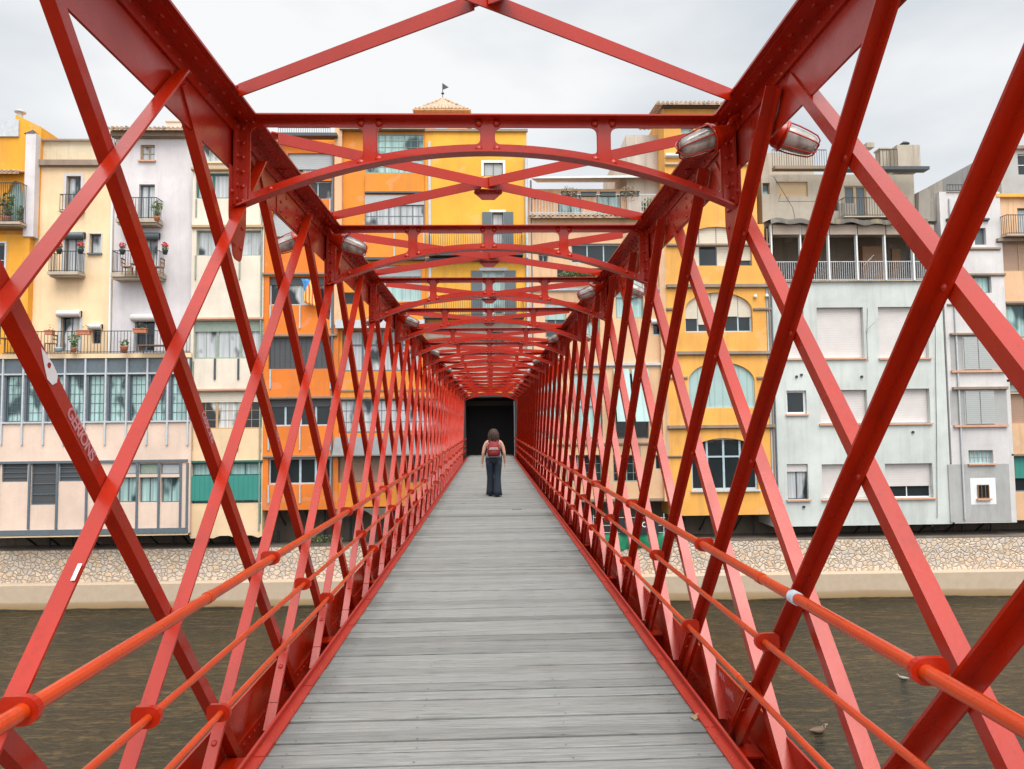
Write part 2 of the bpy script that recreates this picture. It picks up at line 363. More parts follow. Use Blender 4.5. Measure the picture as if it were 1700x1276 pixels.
# ------------------------------------------------------------------ ground, water, quays
WZ = -7.6
mb = MB(); mb.box(-400, 400, 36.9, 700, -9.5, -7.9); mb.build('ground', DARKSTONE)
bpy.data.objects['ground']['kind'] = 'structure'
mb = MB(); mb.quad((-400, -60, WZ), (400, -60, WZ), (400, 38.0, WZ), (-400, 38.0, WZ)); tag(mb.build('river', WATER), kind='structure')
mb = MB(); mb.box(-400, 400, -90, 37, -9.5, -8.6); tag(mb.build('riverbed', DARKSTONE), kind='structure')
mb = MB(); mb.box(-80, 80, -60, -2.5, -8.5, -0.35); tag(mb.build('near_quay', STONE), kind='structure')
yq = 37.0; zt = P(850, 903, yq)[1]; zl = P(850, 962, 36.1)[1]
QT = Matrix.Translation((0, 37, 0)) @ Matrix.Rotation(R(-1.05), 4, 'Z') @ Matrix.Translation((0, -37, 0))
mb = MB(); mb.box(-80, 80, yq, yq+1.2, zl-1.5, zt); o = mb.build('quay_wall', STONE); o.data.transform(QT); tag(o, 'rubble stone river wall of irregular beige stones below the houses', 'wall')
mb = MB(); mb.box(-80, 80, 36.3, yq-0.003, WZ-1.2, zl); o = mb.build('quay_ledge', CONC); o.data.transform(QT); tag(o, 'pale concrete ledge with brown waterline stains at the foot of the river wall', 'ledge', kind='structure')
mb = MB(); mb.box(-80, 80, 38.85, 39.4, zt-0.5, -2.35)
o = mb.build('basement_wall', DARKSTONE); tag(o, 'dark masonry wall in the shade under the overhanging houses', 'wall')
mb = MB(); mb.box(-80, 80, yq+0.02, 40.5, zt+0.003, zt+0.06); o = mb.build('quay_path', DARKSTONE); o.data.transform(QT); tag(o, kind='structure')
# struts under the overhangs belong to each house, see House.struts
# ------------------------------------------------------------------ houses
def at0(px, py, Y): x, z = P(px, py, Y); return Vector((x, Y, z))
class House:
    def __init__(s, name, label, Y, D=8.0):
        s.Y = Y; s.D = D; s.root = None; s.name = name; s.label = label; s.walls = []; s.wins = []; s.pend = []
    def wall(s, r, m, dy=0, D=None, name='wall'): s.walls.append((r, m, dy, D or s.D, name)); return s
    def win(s, r, cols=2, nr=1, fm=None, gm=None, f=2.2, rows=None, **k):
        s.wins.append(dict(r=r, cols=cols, rows=rows or nr, fm=fm or DGREY, gm=gm or G_CUR, f=f, **k)); return s
    def build(s):
        r0 = s.walls[0][0]; x0, x1, z0, z1 = PR(r0, s.Y)
        s.root = empty(s.name, ((x0+x1)/2, s.Y, z0), s.label, 'house')
        holes_of = {}
        for w in s.wins:
            if w.get('proud'): continue
            cx = (w['r'][0]+w['r'][2])/2; cy = (w['r'][1]+w['r'][3])/2
            for i in range(len(s.walls)-1, -1, -1):
                q = s.walls[i][0]
                if q[0] < cx < q[2] and q[1] < cy < q[3]:
                    holes_of.setdefault(i, []).append(w); w['dy'] = s.walls[i][2]; break
            else: w['proud'] = True
        for i, (r, m, dy, D, nm) in enumerate(s.walls):
            Y = s.Y+dy; X0, X1, Z0, Z1 = PR(r, s.Y); mb = MB()
            hs = []
            for w in holes_of.get(i, []):
                h = PR(w['r'], s.Y)
                h = (max(h[0], X0+.01), min(h[1], X1-.01), max(h[2], Z0+.01), min(h[3], Z1-.01)); w['h'] = h; hs.append(h)
            xs = sorted({X0, X1, *[h[0] for h in hs], *[h[1] for h in hs]}); zs = sorted({Z0, Z1, *[h[2] for h in hs], *[h[3] for h in hs]})
            for a, b in zip(xs, xs[1:]):
                for c, d in zip(zs, zs[1:]):
                    mx, mz = (a+b)/2, (c+d)/2
                    if any(h[0] < mx < h[1] and h[2] < mz < h[3] for h in hs): continue
                    mb.quad((a, Y, c), (b, Y, c), (b, Y, d), (a, Y, d))
            for h in hs:
                a, b, c, d = h; e = Y+0.30
                mb.quad((a, Y, c), (a, Y, d), (a, e, d), (a, e, c)); mb.quad((b, Y, d), (b, Y, c), (b, e, c), (b, e, d))
                mb.quad((a, Y, d), (b, Y, d), (b, e, d), (a, e, d)); mb.quad((b, Y, c), (a, Y, c), (a, e, c), (b, e, c))
            e = Y+D
            mb.quad((X0, Y, Z0), (X0, Y, Z1), (X0, e, Z1), (X0, e, Z0)); mb.quad((X1, Y, Z1), (X1, Y, Z0), (X1, e, Z0), (X1, e, Z1))
            mb.quad((X0, Y, Z1), (X1, Y, Z1), (X1, e, Z1), (X0, e, Z1)); mb.quad((X1, Y, Z0), (X0, Y, Z0), (X0, e, Z0), (X1, e, Z0))
            mb.quad((X1, e, Z0), (X0, e, Z0), (X0, e, Z1), (X1, e, Z1))
            for w in holes_of.get(i, []):
                if w.get('arch'):
                    a, b, c, d = w['h']; hh = w['arch']*(d-c) if w['arch'] <= 1 else (b-a)/2
                    n = 10
                    for sgn in (0, 1):
                        pts = []
                        for k in range(n+1):
                            th = math.pi/2*k/n
                            xx = (a+b)/2-(b-a)/2*math.cos(th)*(1 if sgn == 0 else -1); zz = d-hh+hh*math.sin(th); pts.append((xx, zz))
                        cx = a if sgn == 0 else b
                        for k in range(n):
                            p, q = pts[k], pts[k+1]
                            mb.add([(cx, Y, d), (p[0], Y, p[1]), (q[0], Y, q[1])], [(0, 1, 2)])
                            mb.quad((p[0], Y, p[1]), (q[0], Y, q[1]), (q[0], Y+.3, q[1]), (p[0], Y+.3, p[1]))
            mb.build(nm, m, s.root)
        for w in s.wins: s._win(w)
        for fn in s.pend: fn()
        return s
    def _win(s, w):
        Yb = s.Y+w.get('dy', 0); a, b, c, d = w.get('h') or PR(w['r'], s.Y)
        proud = w.get('proud'); u = 1/31.0
        Yf = Yb-0.05 if proud else Yb+w.get('depth', 0.16)
        fw = w['f']*u; mb = MB()
        mb.box(a+.002, a+fw, Yf, Yf+.07, c+.002, d-.002); mb.box(b-fw, b-.002, Yf, Yf+.07, c+.002, d-.002)
        mb.box(a+fw, b-fw, Yf, Yf+.07, c+.002, c+fw); mb.box(a+fw, b-fw, Yf, Yf+.07, d-fw, d-.002)
        cols, rows = w['cols'], w['rows']; mw = w.get('mw', w['f']*0.8)*u
        for i in range(1, cols):
            x = a+(b-a)*i/cols; mb.box(x-mw/2, x+mw/2, Yf+.003, Yf+.067, c+fw, d-fw)
        zr = [c+(d-c)*j/rows for j in range(1, rows)] if isinstance(rows, int) else [d-(d-c)*q for q in rows]
        for z in zr: mb.box(a+fw, b-fw, Yf+.006, Yf+.064, z-mw*.4, z+mw*.4)
        if w.get('fine'):
            fc, fr = w['fine']; fi = 0.02
            for i in range(1, cols*fc):
                if i % fc: x = a+(b-a)*i/(cols*fc); mb.box(x-fi/2, x+fi/2, Yf+.02, Yf+.05, c+fw, d-fw)
            for j in range(1, fr): z = c+(d-c)*j/fr; mb.box(a+fw, b-fw, Yf+.022, Yf+.048, z-fi/2, z+fi/2)
        win = mb.build('window', w['fm'], s.root)
        g = MB(); g.box(a+.004, b-.004, Yf+.045, Yf+.058, c+.004, d-.004); g.build('pane', w['gm'], win)
        if w.get('blind'):
            fr, bm = w['blind'][:2]; cells = w['blind'][2] if len(w['blind']) > 2 else None
            bl = MB()
            if cells is None: bl.box(a+.01, b-.01, Yf-.045, Yf-.012, d-(d-c)*fr, d-.01)
            else:
                for k, q in enumerate(cells):
                    if q: xa = a+(b-a)*k/cols; xb = a+(b-a)*(k+1)/cols; bl.box(xa+.02, xb-.02, Yf-.045, Yf-.012, d-(d-c)*q, d-.01)
            bl.build('blind', bm, win)
        if w.get('shut'):
            sm, sides = w['shut']; ww = (b-a)*w.get('sw', 0.5); m = (a+b)/2
            for ch, bx in (('l', (a-ww, a-.01, Yb-.07, Yb-.02, c, d)), ('r', (b+.01, b+ww, Yb-.07, Yb-.02, c, d)), ('c', (a+.03, m-.02, Yf-.06, Yf-.02, c+.03, d-.03)), ('c', (m+.02, b-.03, Yf-.06, Yf-.02, c+.03, d-.03))):
                if ch in sides: sh = MB(); sh.box(*bx); sh.build('shutter', sm, win)
        if w.get('sur'):
            sw, sm = w['sur']; sw *= u; q = MB(); y0 = Yb-.025
            q.box(a-sw, a, y0, Yb+.02, c, d+sw); q.box(b, b+sw, y0, Yb+.02, c, d+sw); q.box(a, b, y0, Yb+.02, d, d+sw)
            q.build('surround', sm, win)
        if w.get('sill'):
            q = MB(); q.box(a-.08, b+.08, Yb-.12, Yb+.03, c-.09, c-.002); q.build('sill', w['sill'], win)
        if w.get('box'):
            q = MB(); hh = w['box'][0]*u; q.tube([(a-.12, Yb-.13, d+hh*.3), (b+.12, Yb-.13, d+hh*.3)], hh*.62, 10)
            q.box(a-.12, b+.12, Yb-.13, Yb-.004, d-hh*.3, d+hh*.9); q.build('blind_box', w['box'][1], win)
        return win
    # extras built after the walls
    def band(s, r, m, out=0.12, name='cornice', dy=0):
        def f():
            a, b, c, d = PR(r, s.Y); q = MB(); q.box(a, b, s.Y+dy-out, s.Y+dy+.05, c, d)
            if name == 'cornice': q.box(a, b, s.Y+dy-out*.5, s.Y+dy+.05, c-.05, c-.003)
            q.build(name, m, s.root)
        s.pend.append(f); return s
    def posts(s, xs, y0, y1, m, w=2.5, out=0.06, name='timber_post', dy=0):
        def f():
            for x in xs:
                a, b, c, d = PR((x-w/2, y0, x+w/2, y1), s.Y); q = MB(); q.box(a, b, s.Y+dy-out, s.Y+dy+.02, c, d); q.build(name, m, s.root)
        s.pend.append(f); return s
    def balcony(s, r, slab=5, depth=0.7, step=0.13, m=None, sm=None, sides=True, dy=0, name='balcony', slope=0):
        def f():
            a, b, c, d = PR(r, s.Y); Y = s.Y+dy; q = MB(); th = slab/31
            q.box(a-.05, b+.05, Y-depth-.05, Y-.003, c-th, c)
            if slab > 3: q.box(a+.02, b-.02, Y-depth+.06, Y-.003, c-th*1.6, c-th-.003)
            sb = q.build(name, sm or BEIGEP, s.root)
            q = MB(); t = 0.014
            q.box(a, b, Y-depth, Y-depth+.03, d-.04, d); q.box(a, b, Y-depth, Y-depth+.025, c+.05, c+.08)
            n = max(2, int((b-a)/step))
            for i in range(n+1):
                x = a+(b-a)*i/n; q.box(x-t/2-.003, x+t/2+.003, Y-depth+.005, Y-depth+.022, c+.0, d-.02)
            if sides:
                for x in (a, b):
                    q.box(x-.015, x+.015, Y-depth, Y-.01, d-.035, d-.004); q.box(x-.01, x+.01, Y-depth, Y-.01, c+.05, c+.07)
                    for j in range(1, int(depth/step)):
                        q.box(x-.009, x+.009, Y-depth+j*step, Y-depth+j*step+.018, c, d-.02)
            q.build('railing', m or IRON, sb)
        s.pend.append(f); return s
    def tiles(s, r, rise=0.5, run=3.0, pitch=0.24, over=0.35, name='roof'):
        def f():
            a, b, c, d = PR(r, s.Y); q = MB(); n = int((b-a)/pitch); y0 = s.Y-over; y1 = s.Y+run
            z0 = c; z1 = c+rise; h = d-c
            q.add([(a, y0, z0), (b, y0, z0), (b, y1, z1), (a, y1, z1), (a, y0, z0-.08), (b, y0, z0-.08)], [(0, 1, 2, 3), (4, 5, 1, 0)])
            for i in range(n):
                x = a+(i+.5)*(b-a)/n; rr = pitch*.34*random.uniform(.9, 1.1); jz = random.uniform(0, .03)
                q.tube([(x, y0-random.uniform(0, .06), z0+.03+jz), (x, y1, z1+.03+jz)], rr, 7)
            q.build(name, TILE, s.root)
        s.pend.append(f); return s
    def struts(s, xs, ztop_py, m=None):
        def f():
            for x in xs:
                X, Z = P(x, ztop_py, s.Y); q = MB()
                q.tube([(X, 38.9, Z-1.15), (X, s.Y+.5, Z+.02)], .05, 6); q.box(X-.06, X+.06, s.Y+.1, 38.86, Z-.12, Z+.0-.003)
                q.tube([(X+.9, 38.2, P(x, 900, 38.2)[1]-.6), (X+.9, 38.2, Z)], .06, 6)
                q.build('strut', m or IRON, s.root)
        s.pend.append(f); return s
    def part(s, name, m, fn):
        def f():
            q = MB(); fn(q); q.build(name, m, s.root)
        s.pend.append(f); return s
    def pipe(s, x, y0, y1, m, r=.06, dy=0):
        def f():
            a = P(x, y0, s.Y); b = P(x, y1, s.Y); q = MB(); q.tube([(a[0], s.Y+dy-r-.02, a[1]), (a[0], s.Y+dy-r-.02, b[1])], r, 8); q.build('drainpipe', m, s.root)
        s.pend.append(f); return s
# plasters
YEL1 = m_plaster('deep_yellow_plaster', (0.82, 0.36, 0.03), .25)
CREAM = m_plaster('cream_yellow_plaster', (0.85, 0.62, 0.38), .12)
PARAP = m_plaster('beige_parapet_plaster', (0.66, 0.54, 0.37), .3)
LILAC = m_plaster('pale_lilac_plaster', (0.66, 0.62, 0.63), .12)
PINKB = m_plaster('pink_beige_render', (0.76, 0.58, 0.47), .08)
IVORY = m_plaster('ivory_render', (0.78, 0.69, 0.57), .12)
PEACHW = m_plaster('peach_render', (0.80, 0.58, 0.36), .12)
ORANGE = m_plaster('orange_render', (0.76, 0.20, 0.022), .18)
ORANGE2 = m_plaster('amber_render', (0.78, 0.27, 0.03), .2)
YEL2 = m_plaster('bright_yellow_render', (0.84, 0.42, 0.045), .18)
SALMON = m_plaster('salmon_render', (0.66, 0.36, 0.24), .2)
PEACH = m_plaster('warm_peach_render', (0.72, 0.45, 0.26), .3)
YEL3 = m_plaster('golden_render', (0.84, 0.41, 0.085), .22)
PALES = m_plaster('pale_side_render', (0.60, 0.53, 0.46), .3)
GREYR = m_plaster('greyish_old_render', (0.47, 0.41, 0.33), .35)
MINT = m_plaster('pale_mint_render', (0.585, 0.62, 0.59), .16)
WHITEG = m_plaster('cold_white_render', (0.64, 0.615, 0.605), .16)
GREYL = m_plaster('mid_grey_render', (0.40, 0.40, 0.39), .25)
WEATH = m_plaster('weathered_streaked_render', (0.30, 0.27, 0.23), .9, (0.06, 0.05, 0.04))
BEIGEP = m_plaster('balcony_slab_plaster', (0.52, 0.43, 0.33), .4)
STAINB = m_plaster('cornice_plaster', (0.30, 0.22, 0.16), .6)
FY = 36.8
# A: far-left deep yellow house
A = House('house', 'deep yellow house at the far left with an arched loggia and roof terrace', FY+0.4)
A.wall((-160, 212, 66, 392), YEL1).wall((-160, 392, 52, 640), YEL1, -.3).wall((-160, 640, 30, 885), PEACHW, -.2)
A.win((11, 300, 39, 372), 1, 1, PALEB, G_TEAL, arch=.5).win((-25, 392+14, 14, 460), 2, 2, PALEB, G_DARK, sur=(3, LGREY)).win((-22, 530, 8, 575), 2, 1, PALEB, G_DARK).win((-40, 625, -4, 700), 2, 1, PALEB, G_TEAL)
A.tiles((-160, 283, 42, 291), .3, .5, over=.5, name='eave_tiles')
A.balcony((-70, 312, 52, 376), 4, .9, .11, name='terrace')
A.part('roof_gable', YEL1, lambda q: q.add([(P(24, 212, FY+.4)[0], y, P(24, 212, FY+.4)[1]-.003) for y in (FY+.4, FY+8)]+[(P(66, 212, FY+.4)[0], y, P(66, 212, FY+.4)[1]-.003) for y in (FY+.4, FY+8)]+[(P(26, 190, FY+.4)[0], y, P(26, 190, FY+.4)[1]) for y in (FY+.4, FY+8)]+[(P(66, 209, FY+.4)[0], y, P(66, 209, FY+.4)[1]) for y in (FY+.4, FY+8)],
       [(0, 2, 6, 4), (1, 5, 7, 3), (4, 6, 7, 5), (0, 4, 5, 1), (2, 3, 7, 6)]))
A.part('gable_panel', LGREY, lambda q: q.box(P(-60, 200, FY)[0], P(24.5, 200, FY)[0], FY+.3, FY+.39, P(0, 222, FY)[1], P(0, 194, FY)[1]))
def chim(q, x0, x1, y0, y1, Y, cap=True):
    a, b, c, d = PR((x0, y0, x1, y1), Y); q.box(a, b, Y, Y+(b-a), c, d)
    if cap: q.box(a-.06, b+.06, Y-.06, Y+(b-a)+.06, d-.003, d+.09)
def vent(q, x, y0, y1, Y, r=.22):
    X, Z0 = P(x, y1, Y); Z1 = P(x, y0, Y)[1]
    q.tube([(X, Y+.4, Z0), (X, Y+.4, Z1-.1)], r*.55, 10); q.loft([(X, Y+.4, Z1-.16, r, r), (X, Y+.4, Z1-.1, r*1.1, r*1.1), (X, Y+.4, Z1, r*.5, r*.5)])
A.part('chimney_pot', LGREY, lambda q: vent(q, 25, 177, 192, FY+.4, .26))
def pil(q):
    a, b, c, d = PR((40, 221, 57, 392), FY); q.box(a, b, FY+.02, FY+.6, c, d)
A.part('pillar', LILAC, pil)
def pilcap(q):
    a, b, c, d = PR((39, 214, 58, 221), FY); m = (a+b)/2; q.add([(a, FY, c+.003), (b, FY, c+.003), (b, FY+.62, c+.003), (a, FY+.62, c+.003), (m, FY+.3, d+.1)], [(0, 1, 4), (1, 2, 4), (2, 3, 4), (3, 0, 4), (3, 2, 1, 0)])
A.part('pillar_cap', IRON, pilcap)
A.build()
# B: cream house
Bh = House('house', 'cream yellow house with a beige parapet, left of the lilac house', FY+0.5)
Bh.wall((54, 276, 188, 586), CREAM).wall((54, 233, 188, 275), PARAP, .1)
Bh.band((54, 267, 188, 276), STAINB, .22).band((54, 231, 188, 234), STAINB, .08, 'coping')
Bh.win((110, 292, 134, 356), 2, 1, GREYM, G_CUR, sur=(5, LILAC)).win((107, 394, 138, 455), 2, 1, GREYM, G_CUR, sur=(3, LGREY), box=(9, GREYM))
Bh.win((149, 388, 168, 420), 1, 1, DGREY, G_CUR, sill=GREYM, sur=(2, LGREY)).win((101, 524, 132, 583), 2, 1, GREYM, G_MIX, sur=(4, LGREY), box=(9, WHITEB))
Bh.win((153, 545, 167, 570), 1, 1, DGREY, G_DARK, box=(8, WHITEB))
Bh.balcony((104, 324, 140, 352), 1.2, .25).balcony((94, 421, 141, 455), 5, .65)
Bh.part('roof_fence', LGREY, lambda q: ([q.tube([(P(x, 233, FY)[0], FY+1.2, P(x, 233, FY)[1]), (P(x, 233, FY)[0], FY+1.2, P(x, 216, FY)[1])], .008, 4) for x in range(66, 187, 3)], [q.tube([(P(64, y, FY)[0], FY+1.2, P(120, y, FY)[1]), (P(187, y, FY)[0], FY+1.2, P(120, y, FY)[1])], .008, 4) for y in (217, 225)]))
Bh.tiles((118, 230, 186, 233), .3, 1.5, over=-1.5)
Bh.build()
# C: lilac house
Ch = House('house', 'pale lilac house with a white drainpipe and two iron balconies', FY+0.5)
Ch.wall((188.2, 226, 322, 586), LILAC)
Ch.band((188, 221, 322, 229), STAINB, .3).tiles((186, 214, 322, 221), .9, 3.5, over=.6).pipe(190, 230, 586, WHITEF)
Ch.win((233, 240, 257, 266), 2, 2, TAN, G_CUR, sill=SALMON, f=1.6).win((231, 306, 257, 367), 2, 1, GREYM, G_CUR, sur=(6, LILAC)).win((231, 395, 262, 456), 2, 1, GREYM, G_CUR, box=(9, GREYM), sur=(3, LILAC))
Ch.win((224, 531, 257, 583), 2, 1, GREYM, G_MIX, box=(10, WHITEB), sur=(2, LGREY))
Ch.balcony((206, 334, 270, 369), 6, .7).balcony((199, 421, 275, 457), 7, .75)
Ch.part('chimney', PINKB, lambda q: chim(q, 276, 309, 202, 214, FY+2.5))
Ch.part('roof_aerial', LGREY, lambda q: (q.tube([(P(283, 203, FY)[0], FY+2.8, P(283, 203, FY)[1]), (P(283, 203, FY)[0], FY+2.8, P(283, 184, FY)[1])], .02, 5), q.tube([(P(276, 188, FY)[0], FY+2.8, P(276, 186, FY)[1]), (P(290, 190, FY)[0], FY+2.8, P(290, 190, FY)[1])], .015, 5)))
Ch.build()
# D: projecting gallery block beneath B and C
Dh = House('gallery_block', 'pink beige block with a long row of grey framed windows and a terrace on top', FY-0.2)
Dh.wall((-6, 594, 316, 622), GREYM, name='fascia').wall((-6, 701, 316, 887), PINKB).wall((-6, 622, 316, 701), GREYM, .02, name='window_wall')
Dh.band((-8, 587, 319, 594.5), CREAM, .12, 'terrace_edge').balcony((8, 549, 316, 586), 1.5, .05, .17, sm=IRON, name='terrace_floor', sides=False)
mull = [5, 39, 74, 108, 142, 176, 211, 245, 279, 313]
for i in range(9):
    x = mull[i]; Dh.win((x+4.5, 622.5, mull[i+1]-4.5, 700), 1, 1, GREYM, G_TEAL, f=1.6, fine=(3, 5), depth=.10)
Dh.posts(mull, 595, 738, LGREY, 2.6, .10)
Dh.band((-6, 619, 316, 621.5), LGREY, .07, 'rail').band((-6, 699, 316, 701.5), LGREY, .09, 'window_ledge').band((-6, 764, 312, 768), GREYM, .08, 'beam').band((-6, 878, 312, 887), GREYM, .08, 'sill_beam').band((-6, 887.4, 312, 890), CREAM, .05, 'edge_trim')
Dh.posts([-3, 49, 95, 144, 191, 228, 264, 300, 311], 768, 878, GREYM, 3.4, .07)
for r in ((3, 768, 46, 800), (52, 768, 93, 838), (98, 768, 142, 799)): Dh.win(r, 1, 4, GREYM, BLACKB, f=1.6, depth=.05)
for x in (195, 231, 267): Dh.win((x, 769, x+31, 787), 1, 1, GREYM, GREYB if x != 231 else SAGE, f=1.4, depth=.05).win((x, 792, x+31, 834), 2, 1, GREYM, G_TEAL, f=1.8)
Dh.win((158, 787, 172, 806), 1, 1, SAGE, G_DARK, f=1.6)
Dh.struts([20, 60, 130, 175, 235, 290], 886)
Dh.build()
# E: ivory house
Eh = House('house', 'ivory and peach house with green framed window bands and a scalloped lower edge', FY)
Eh.wall((318, 236, 438, 646), IVORY).wall((316, 646, 436, 889), PEACHW)
Eh.win((324, 238, 436, 269), 5, 1, SAGE, G_CUR, f=2).band((320, 269, 438, 272), PEACHW, .15, 'window_ledge').band((319, 280, 438, 283), TAN, .2, 'cornice')
Eh.win((325, 287, 436, 329), 4, 1, GREENF, G_CUR, f=3, mw=4).band((319, 374, 438, 378), TAN, .15, 'cornice')
Eh.win((326, 382, 434, 424), 3, 1, SAGE, G_CUR, f=2.4, fine=(2, 1), mw=4).posts([325, 398, 434], 424, 464, SAGE, 2.2).posts([326, 434], 330, 360, SAGE, 2)
Eh.band((319, 527, 438, 530), SALMON, .12, 'cornice').win((321, 532, 436, 595), 3, 1, SAGE, G_CUR, f=2.6, mw=4, fine=(2, 1), blind=(.28, SAGE)).posts([357, 396], 595, 630, DGREY, 3).posts([321], 600, 640, SAGE, 2)
Eh.band((317, 645, 438, 648), SALMON, .12, 'cornice').win((320, 650, 435, 712), 3, 1, TAN, G_MIX, f=2.4, mw=4, fine=(2, 4), blind=(.28, BEIGEB)).posts([319, 395, 433], 712, 748, TAN, 2)
Eh.band((316, 764, 436, 767), GREENF, .12, 'cornice').win((317, 768, 434, 835), 4, 1, GREENF, G_TEAL, f=2, rows=(.3,)).posts([316, 432], 835, 868, GREENF, 2.2)
def netf(q):
    a, b, c, d = PR((318, 789, 433, 830), FY); q.box(a, b, FY-.09, FY-.075, c, d)
Eh.part('green_net', NET, netf)
def scal(q):
    def pl(u, v, w): return (u, FY+.1+w, v)
    a, zz = P(316, 889, FY); b = P(436, 889, FY)[0]; pts = [(a, zz+.02), (a, zz-.12)]
    n = 48
    for i in range(n+1):
        t = i/n; pts.append((a+(b-a)*t, zz-.16+.15*abs(math.sin(t*math.pi*3.2)) if t > .3 else zz-.14))
    pts.append((b, zz+.02)); v, f = flat([pts], .19, pl); q.add(v, f)
Eh.part('scalloped_edge', PEACHW, scal)
Eh.pipe(436, 290, 880, SAGE, .04).struts([335, 375, 420], 888)
Eh.build()
# F: orange house
Fh = House('house', 'bright orange house with pale blue window frames and bands of dark blinds', FY)
Fh.wall((438, 240, 562, 846), ORANGE).wall((438, 213, 556, 239), ORANGE2, .6)
Fh.part('pilaster', PEACH, lambda q: q.box(*PR((556, 205, 568, 540), FY)[:2], FY-.12, FY+.2, *PR((556, 205, 568, 540), FY)[2:]))
Fh.balcony((462, 211, 548, 224), 1, .02, .12, sides=False, name='roof_terrace').band((440, 226, 562, 231), DGREY, .5, 'eave')
Fh.win((478, 254, 551, 286), 2, 1, LGREY, G_CUR, f=1.6, blind=(.8, GREYB)).win((478, 300, 551, 330), 3, 1, PALEB, G_MIX, f=2).posts([497, 548], 330, 350, PALEB, 2)
Fh.win((452, 352, 498, 398), 1, 1, PALEB, G_DARK, f=2, blind=(.85, GREYB)).win((505, 352, 551, 398), 1, 1, PALEB, G_DARK, f=2, blind=(.6, GREYB))
Fh.band((437, 453, 560, 456), STAINB, .14)
Fh.win((447, 459, 549, 506), 4, 1, PALEB, G_MIX, f=2.2, blind=(.28, BLACKB)).posts([449, 498, 549], 507, 545, PALEB, 2.2)
Fh.band((437, 555, 560, 558), STAINB, .14).win((446, 559, 551, 612), 2, 1, DGREY, BLACKB, f=2, fine=(6, 1), depth=.06).posts([449, 549], 613, 645, PALEB, 2.2)
Fh.band((437, 658, 560, 661), STAINB, .14).win((447, 662, 549, 707), 4, 1, PALEB, G_DARK, f=2.4, mw=3, blind=(.28, BLACKB)).posts([446, 498, 549], 708, 747, PALEB, 2.2)
Fh.band((437, 755, 560, 758), STAINB, .14).win((445, 760, 549, 804), 4, 1, PALEB, G_DARK, f=2.6, mw=3.4).posts([446, 498, 549], 805, 835, PALEB, 2.2)
Fh.pipe(553, 240, 840, GREYM, .05).struts([455, 500, 545], 845)
Fh.build()
# G: amber house with oriel
Gh = House('house', 'amber house with a glazed oriel, between the orange house and the tall yellow house', FY+.15)
Gh.wall((562, 219, 706, 648), ORANGE2).wall((552, 648, 772, 842), ORANGE2, -.1).wall((706, 470, 772, 648), ORANGE2, .3)
Gh.band((566, 213, 706, 219), STAINB, .4, 'eave')
Gh.win((607, 223, 704, 288), 3, 1, SAGE, G_TEAL, f=1.6, fine=(3, 6), proud=True).band((607, 289, 704, 319), ORANGE2, .14, 'panel').band((606, 320, 704, 322), DGREY, .18, 'ledge')
Gh.win((606, 324, 705, 376), 5, 1, GREYM, G_CUR, f=2, proud=True, fine=(2, 3), blind=(.32, GREYB)).band((607, 377, 704, 428), ORANGE2, .14, 'panel').posts([606, 655, 704], 378, 428, PALEB, 2, .18)
Gh.band((600, 429, 706, 433), DGREY, .35, 'eave').win((612, 440, 700, 500), 3, 1, PALEB, G_TEAL, f=2.2, blind=(.3, GREYB))
Gh.win((575, 390, 598, 425), 1, 1, DGREY, G_DARK).win((568, 485, 590, 505), 1, 1, GREYM, G_DARK)
Gh.band((560, 533, 706, 546), LGREY, .5, 'awning').win((568, 548, 700, 616), 4, 1, GREYM, G_CUR, f=2.6, mw=3.2, rows=(.35,)).band((555, 646, 768, 649), STAINB, .15)
Gh.band((552, 658, 768, 661), STAINB, .12).win((560, 662, 764, 718), 7, 1, GREYM, G_CUR, f=3, fine=(2, 3), mw=4)
Gh.part('slate_canopy', m_plaster('slate_sheets', (0.20, 0.21, 0.22), .6), lambda q: q.add([(PR((556, 726, 765, 753), FY)[i], y, z) for (i, y, z) in ((0, FY-.7, P(660, 753, FY)[1]), (1, FY-.7, P(660, 753, FY)[1]), (1, FY, P(660, 724, FY)[1]), (0, FY, P(660, 724, FY)[1]), (0, FY-.7, P(660, 755, FY)[1]), (1, FY-.7, P(660, 755, FY)[1]))], [(0, 1, 2, 3), (4, 5, 1, 0)]))
Gh.win((562, 757, 668, 800), 2, 1, GREYM, BROWNB, f=1.5, depth=.08).win((676, 757, 766, 800), 2, 1, GREYM, BLACKB, f=1.5, depth=.08)
def arches(q):
    def pl(u, v, w): return (u, FY+.15+w, v)
    a, zz = P(552, 842, FY); b = P(772, 842, FY)[0]; zz -= .003
    for i in range(3):
        pass
    pts = [(a, zz)]; n = 60; pts.append((a, zz-1.1))
    for i in range(n+1):
        t = i/n; ph = (t*3) % 1; h = math.sqrt(max(0, 1-(2*ph-1)**2)); pts.append((a+(b-a)*t, zz-1.1+1.0*h))
    pts.append((b, zz)); v, f = flat([pts], .2, pl); q.add(v, f)
Gh.part('arcade', DARKSTONE, arches)
Gh.build()
